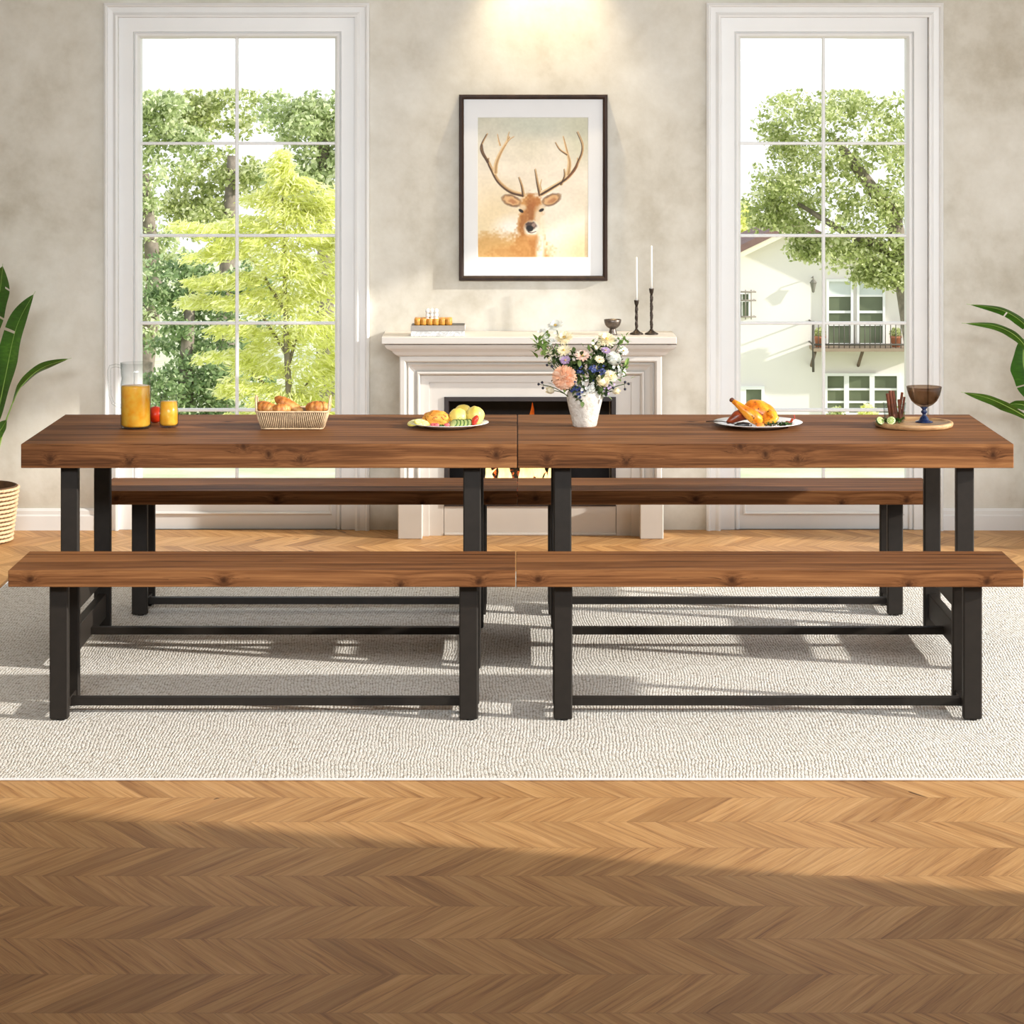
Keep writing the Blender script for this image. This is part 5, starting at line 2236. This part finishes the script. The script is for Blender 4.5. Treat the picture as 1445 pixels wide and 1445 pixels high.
def hp(px, py):
    return ((px - 730) * hs - hx0, CAM_H - (py - 160) * hs - hz0)


MAT['stucco'] = plain('white_stucco', (.82, .775, .72), .9, .03, .6)
MAT['house_trim'] = plain('house_trim', (.84, .84, .82), .6, .02, 1)
MAT['dark_pane'] = plain('dark_pane', sr(98, 106, 84), .25, .35, .9)
MAT['pale_blind'] = plain('pale_blind', sr(206, 212, 208), .7, .05, 2)
MAT['roof_tile'] = plain('roof_tile', sr(124, 98, 92), .8, .2, 3)
out = [hp(840, 640), hp(1420, 640), hp(1420, 455), hp(1118, 318), hp(840, 452)]
m = MB()
m.rings([[(x, 0, z) for x, z in out], [(x, 3.0, z) for x, z in out]], caps=True)
m.build('wall', MAT['stucco'], house)
m = MB()
for a, b in ((out[4], out[3]), (out[3], out[2])):
    dx, dz = b[0] - a[0], b[1] - a[1]
    L_ = math.hypot(dx, dz)
    nx, nz = -dz / L_, dx / L_
    if nz < 0:
        nx, nz = -nx, -nz
    t = .17
    q = [(a[0], a[1]), (b[0], b[1]), (b[0] + nx * t, b[1] + nz * t), (a[0] + nx * t, a[1] + nz * t)]
    m.rings([[(x, -.5, z) for x, z in q], [(x, 3.2, z) for x, z in q]], caps=True)
m.build('roof', MAT['roof_tile'], house)
m = MB()
for a, b in ((out[4], out[3]), (out[3], out[2])):
    q = [(a[0], a[1] - .16), (b[0], b[1] - .16), (b[0], b[1] - .01), (a[0], a[1] - .01)]
    m.rings([[(x, -.45, z) for x, z in q], [(x, -.02, z) for x, z in q]], caps=True)
m.build('eave_board', plain('eave_cream', sr(232, 222, 200), .7, .03, 2), house)


def house_window(px0, px1, py0, py1, cols, rows, name='window', blind=None, fr=4.0, dep=.12):
    x0, z1 = hp(px0, py0)
    x1, z0 = hp(px1, py1)
    w = MB()
    f = fr * hs
    w.box(x0 - f, x1 + f, -dep, .01, z1, z1 + f)
    w.box(x0 - f, x1 + f, -dep, .01, z0 - f, z0)
    w.box(x0 - f, x0, -dep, .01, z0, z1)
    w.box(x1, x1 + f, -dep, .01, z0, z1)
    for c in cols:
        x = hp(c[0], 0)[0]
        w.box(x - c[1] * hs / 2, x + c[1] * hs / 2, -dep * .8, .01, z0, z1)
    for r, th in rows:
        z = hp(0, r)[1]
        w.box(x0, x1, -dep * .6, .01, z - th * hs / 2, z + th * hs / 2)
    o = w.build(name, MAT['house_trim'], house)
    p = MB()
    p.box(x0, x1, -.03, -.012, z0, z1)
    p.build('pane', MAT['dark_pane'], o)
    if blind:
        b = MB()
        b.box(x0, x1, -.045, -.032, hp(0, blind)[1], z1)
        b.build('blind', MAT['pale_blind'], o)
    return o


house_window(1169, 1200, 397, 484, [], [(417, 3), (440, 3.5), (458, 3)], 'french_door', 417, 3.4)
house_window(1212, 1245, 397, 484, [], [(417, 3), (440, 3.5), (458, 3)], 'french_door', 417, 3.4)
house_window(1167, 1265, 530, 582, [(1194, 7), (1230, 7)], [(549, 3), (567, 3)], 'window', None, 4)
house_window(1030, 1074, 549, 580, [(1048, 9)], [], 'window', None, 4.5)
house_window(1036, 1056, 415, 446, [(1047, 1.2)], [(425, 1.5)], 'window', None, 1.2, .06)
m = MB()
for x in (1043, 1051, 1059):
    xx = hp(x, 0)[0]
    m.tube([(xx, -.22, hp(0, 408)[1]), (xx, -.22, hp(0, 450)[1])], .014, 6)
for y in (411, 423, 446):
    zz = hp(0, y)[1]
    m.tube([(hp(1034, 0)[0], -.22, zz), (hp(1066, 0)[0], -.22, zz)], .022, 6)
    m.tube([(hp(1064, 0)[0], -.22, zz), (hp(1064, 0)[0], .02, zz)], .02, 6)
m.build('window_grille', plain('grille_iron', sr(140, 132, 122), .6, .1, 2), house)
# balcony
m = MB()
bx0, bz1 = hp(1142, 487)
bx1, bz0 = hp(1330, 491.5)
m.box(bx0, bx1, -1.0, .01, bz0, bz1)
m.build('balcony_slab', plain('balcony_stone', sr(150, 132, 112), .8, .1, 2), house)
m = MB()
rz0, rz1 = bz1, hp(0, 452)[1]
for z in (rz1, rz0 + .1):
    m.tube([(bx0, -.95, z), (bx1, -.95, z)], .026, 6)
    m.tube([(bx0, -.95, z), (bx0, .0, z)], .026, 6)
kx = bx0
while kx < bx1:
    m.tube([(kx, -.95, rz0), (kx, -.95, rz1)], .013, 5)
    kx += .14
m.tube([(bx0, -.95, hp(0, 520)[1]), (bx0, -.95, rz1 + .06)], .035, 6)
m.build('balcony_railing', plain('rail_iron', sr(84, 78, 70), .6, .1, 2), house)
m = MB()
for x in (1145, 1211):
    xx = hp(x, 0)[0]
    m.tube([(xx, -.9, bz0), (xx, -.35, hp(0, 506)[1]), (xx, .0, hp(0, 516)[1])], .045, 6)
m.build('balcony_bracket', plain('bracket_iron', sr(110, 92, 76), .7, .1, 2), house)
m = MB()
lx, lz = hp(1146, 402)
m.tube([(lx, -.02, lz + .20), (lx, -.25, lz + .24), (lx, -.28, lz + .14)], .02, 6)
m.lathe([(.0, lz - .20), (.035, lz - .18), (.085, lz + .06), (.10, lz + .08), (.05, lz + .15), (.0, lz + .19)], 8, (lx, -.28, 0), False)
m.build('wall_lantern', plain('lantern_metal', sr(120, 116, 106), .5, .2, 5), house)
for px, lab in ((1153.5, 'left terracotta pot of green plant on the white house balcony'), (1260, 'right terracotta pot of green plant on the white house balcony')):
    x, z = hp(px, 487)
    pt = thing('flower_pot', lab, 'plant pot', (hx0 + x, HD - .55, hz0 + z), 0, 'pots on the balcony')
    m = MB()
    m.lathe([(.0, 0), (.11, 0), (.15, .24), (.165, .25), (.165, .30), (.13, .30), (.0, .28)], 20)
    m.build('pot', plain('terracotta', sr(196, 128, 96), .8, .15, 4), pt)
    leaves('plant', [(0, 0, .38, .17, .15, .16)], 420, .085, MAT['leaf_olive'], pt, elong=.3, seed=int(px))

# the big tree in front of it
cl = px_clumps([(1150, 160, 90, 40), (1220, 150, 80, 36), (1110, 200, 50, 34), (1240, 220, 80, 50), (1170, 240, 80, 50), (1100, 262, 48, 36), (1130, 300, 60, 34), (1085, 300, 34, 26), (1220, 300, 80, 46), (1280, 290, 60, 80),
                (1180, 350, 56, 24), (1250, 356, 46, 28), (1262, 384, 26, 20), (1138, 352, 28, 18), (1230, 388, 20, 10), (1300, 200, 60, 70)], 40)
xt = mx(1305, 40)
tree('large green tree hanging before the white house', [[(xt, 40, terrain_z(40) - .1, .26), (xt - .1, 40, -2, .2), (xt - .5, 40, .2, .13), (xt - 1.4, 40, 1.4, .06)],
                                                         [(xt - .1, 40, -2.2, .12), (xt - .25, 40, -1.3, .05), (xt - .5, 40, -.7, .03)], [(xt - .35, 40, -.4, .12), (xt - 1.2, 40, -.1, .06), (xt - 2, 40, .4, .03)]],
     cl, 24, .22, 22000, .085, MAT['leaf_olive'], mz(127, 40), 31)
cl = px_clumps([(1040, 322, 30, 34), (1010, 330, 40, 50), (1060, 340, 16, 14)], 88)
xf = mx(1030, 88)
tree('pale distant tree over the white house roof edge', [[(xf, 88, -7.1, .3), (xf, 88, -3, .2)]], cl, 20, .5, 2500, .26, MAT['leaf_maple'], None, 33)


def shrub(label, px, py, rx, ry, d, n, size, mat, seed, group):
    s = d / FPX
    gz = terrain_z(d)
    c = at(px, py, d)
    root = thing('shrub', label, 'shrub', (c.x, d, gz), 0, group)
    rz = max((c.z - gz) + ry * s, .04)
    leaves('foliage', [(0, 0, rz * .5, rx * s, rx * s * .7, rz * .5)], n, size, mat, root, seed=seed)
    m = MB()
    for k in range(5):
        a = k * 1.3
        m.tube([(0, 0, -.02), (.3 * rx * s * math.cos(a), .3 * rx * s * math.sin(a), rz * .7)], [.006 * d / 15, .003 * d / 15], 5)
    m.build('stems', MAT['bark'], root)


for k, (px, py, rx, ry, mt_, lab) in enumerate(((1054, 664, 16, 5, 'leaf_deep', 'dark green shrub at the left end of the lawn bed'), (1090, 664, 22, 4, 'leaf_green', 'light shrub second from the left in the lawn bed'),
                                                (1135, 663, 24, 3, 'leaf_olive', 'light shrub left of the muntin in the lawn bed'), (1180, 663, 24, 3.5, 'leaf_green', 'light shrub right of the muntin in the lawn bed'),
                                                (1225, 663, 24, 3, 'leaf_olive', 'light shrub second from the right in the lawn bed'), (1268, 664, 20, 4, 'leaf_deep', 'dark shrub at the right end of the lawn bed'))):
    shrub(lab, px, py, rx, ry, 14.6, 700, .030, MAT[mt_], 60 + k, 'low shrubs beyond the lawn')
for k, (px, py, rx, ry, lab) in enumerate(((1181, 583, 20, 10, 'left bush before the lower windows of the white house'), (1224, 581, 19, 12, 'middle bush before the lower windows of the white house'), (1266, 584, 19, 12, 'right bush before the lower windows of the white house'))):
    shrub(lab, px, py, rx, ry, 66.0, 1500, .11, MAT['leaf_maple' if k == 1 else 'leaf_olive'], 80 + k, 'bushes at the foot of the white house')
try:
    SC.cycles.transparent_max_bounces = 24
except Exception:
    pass
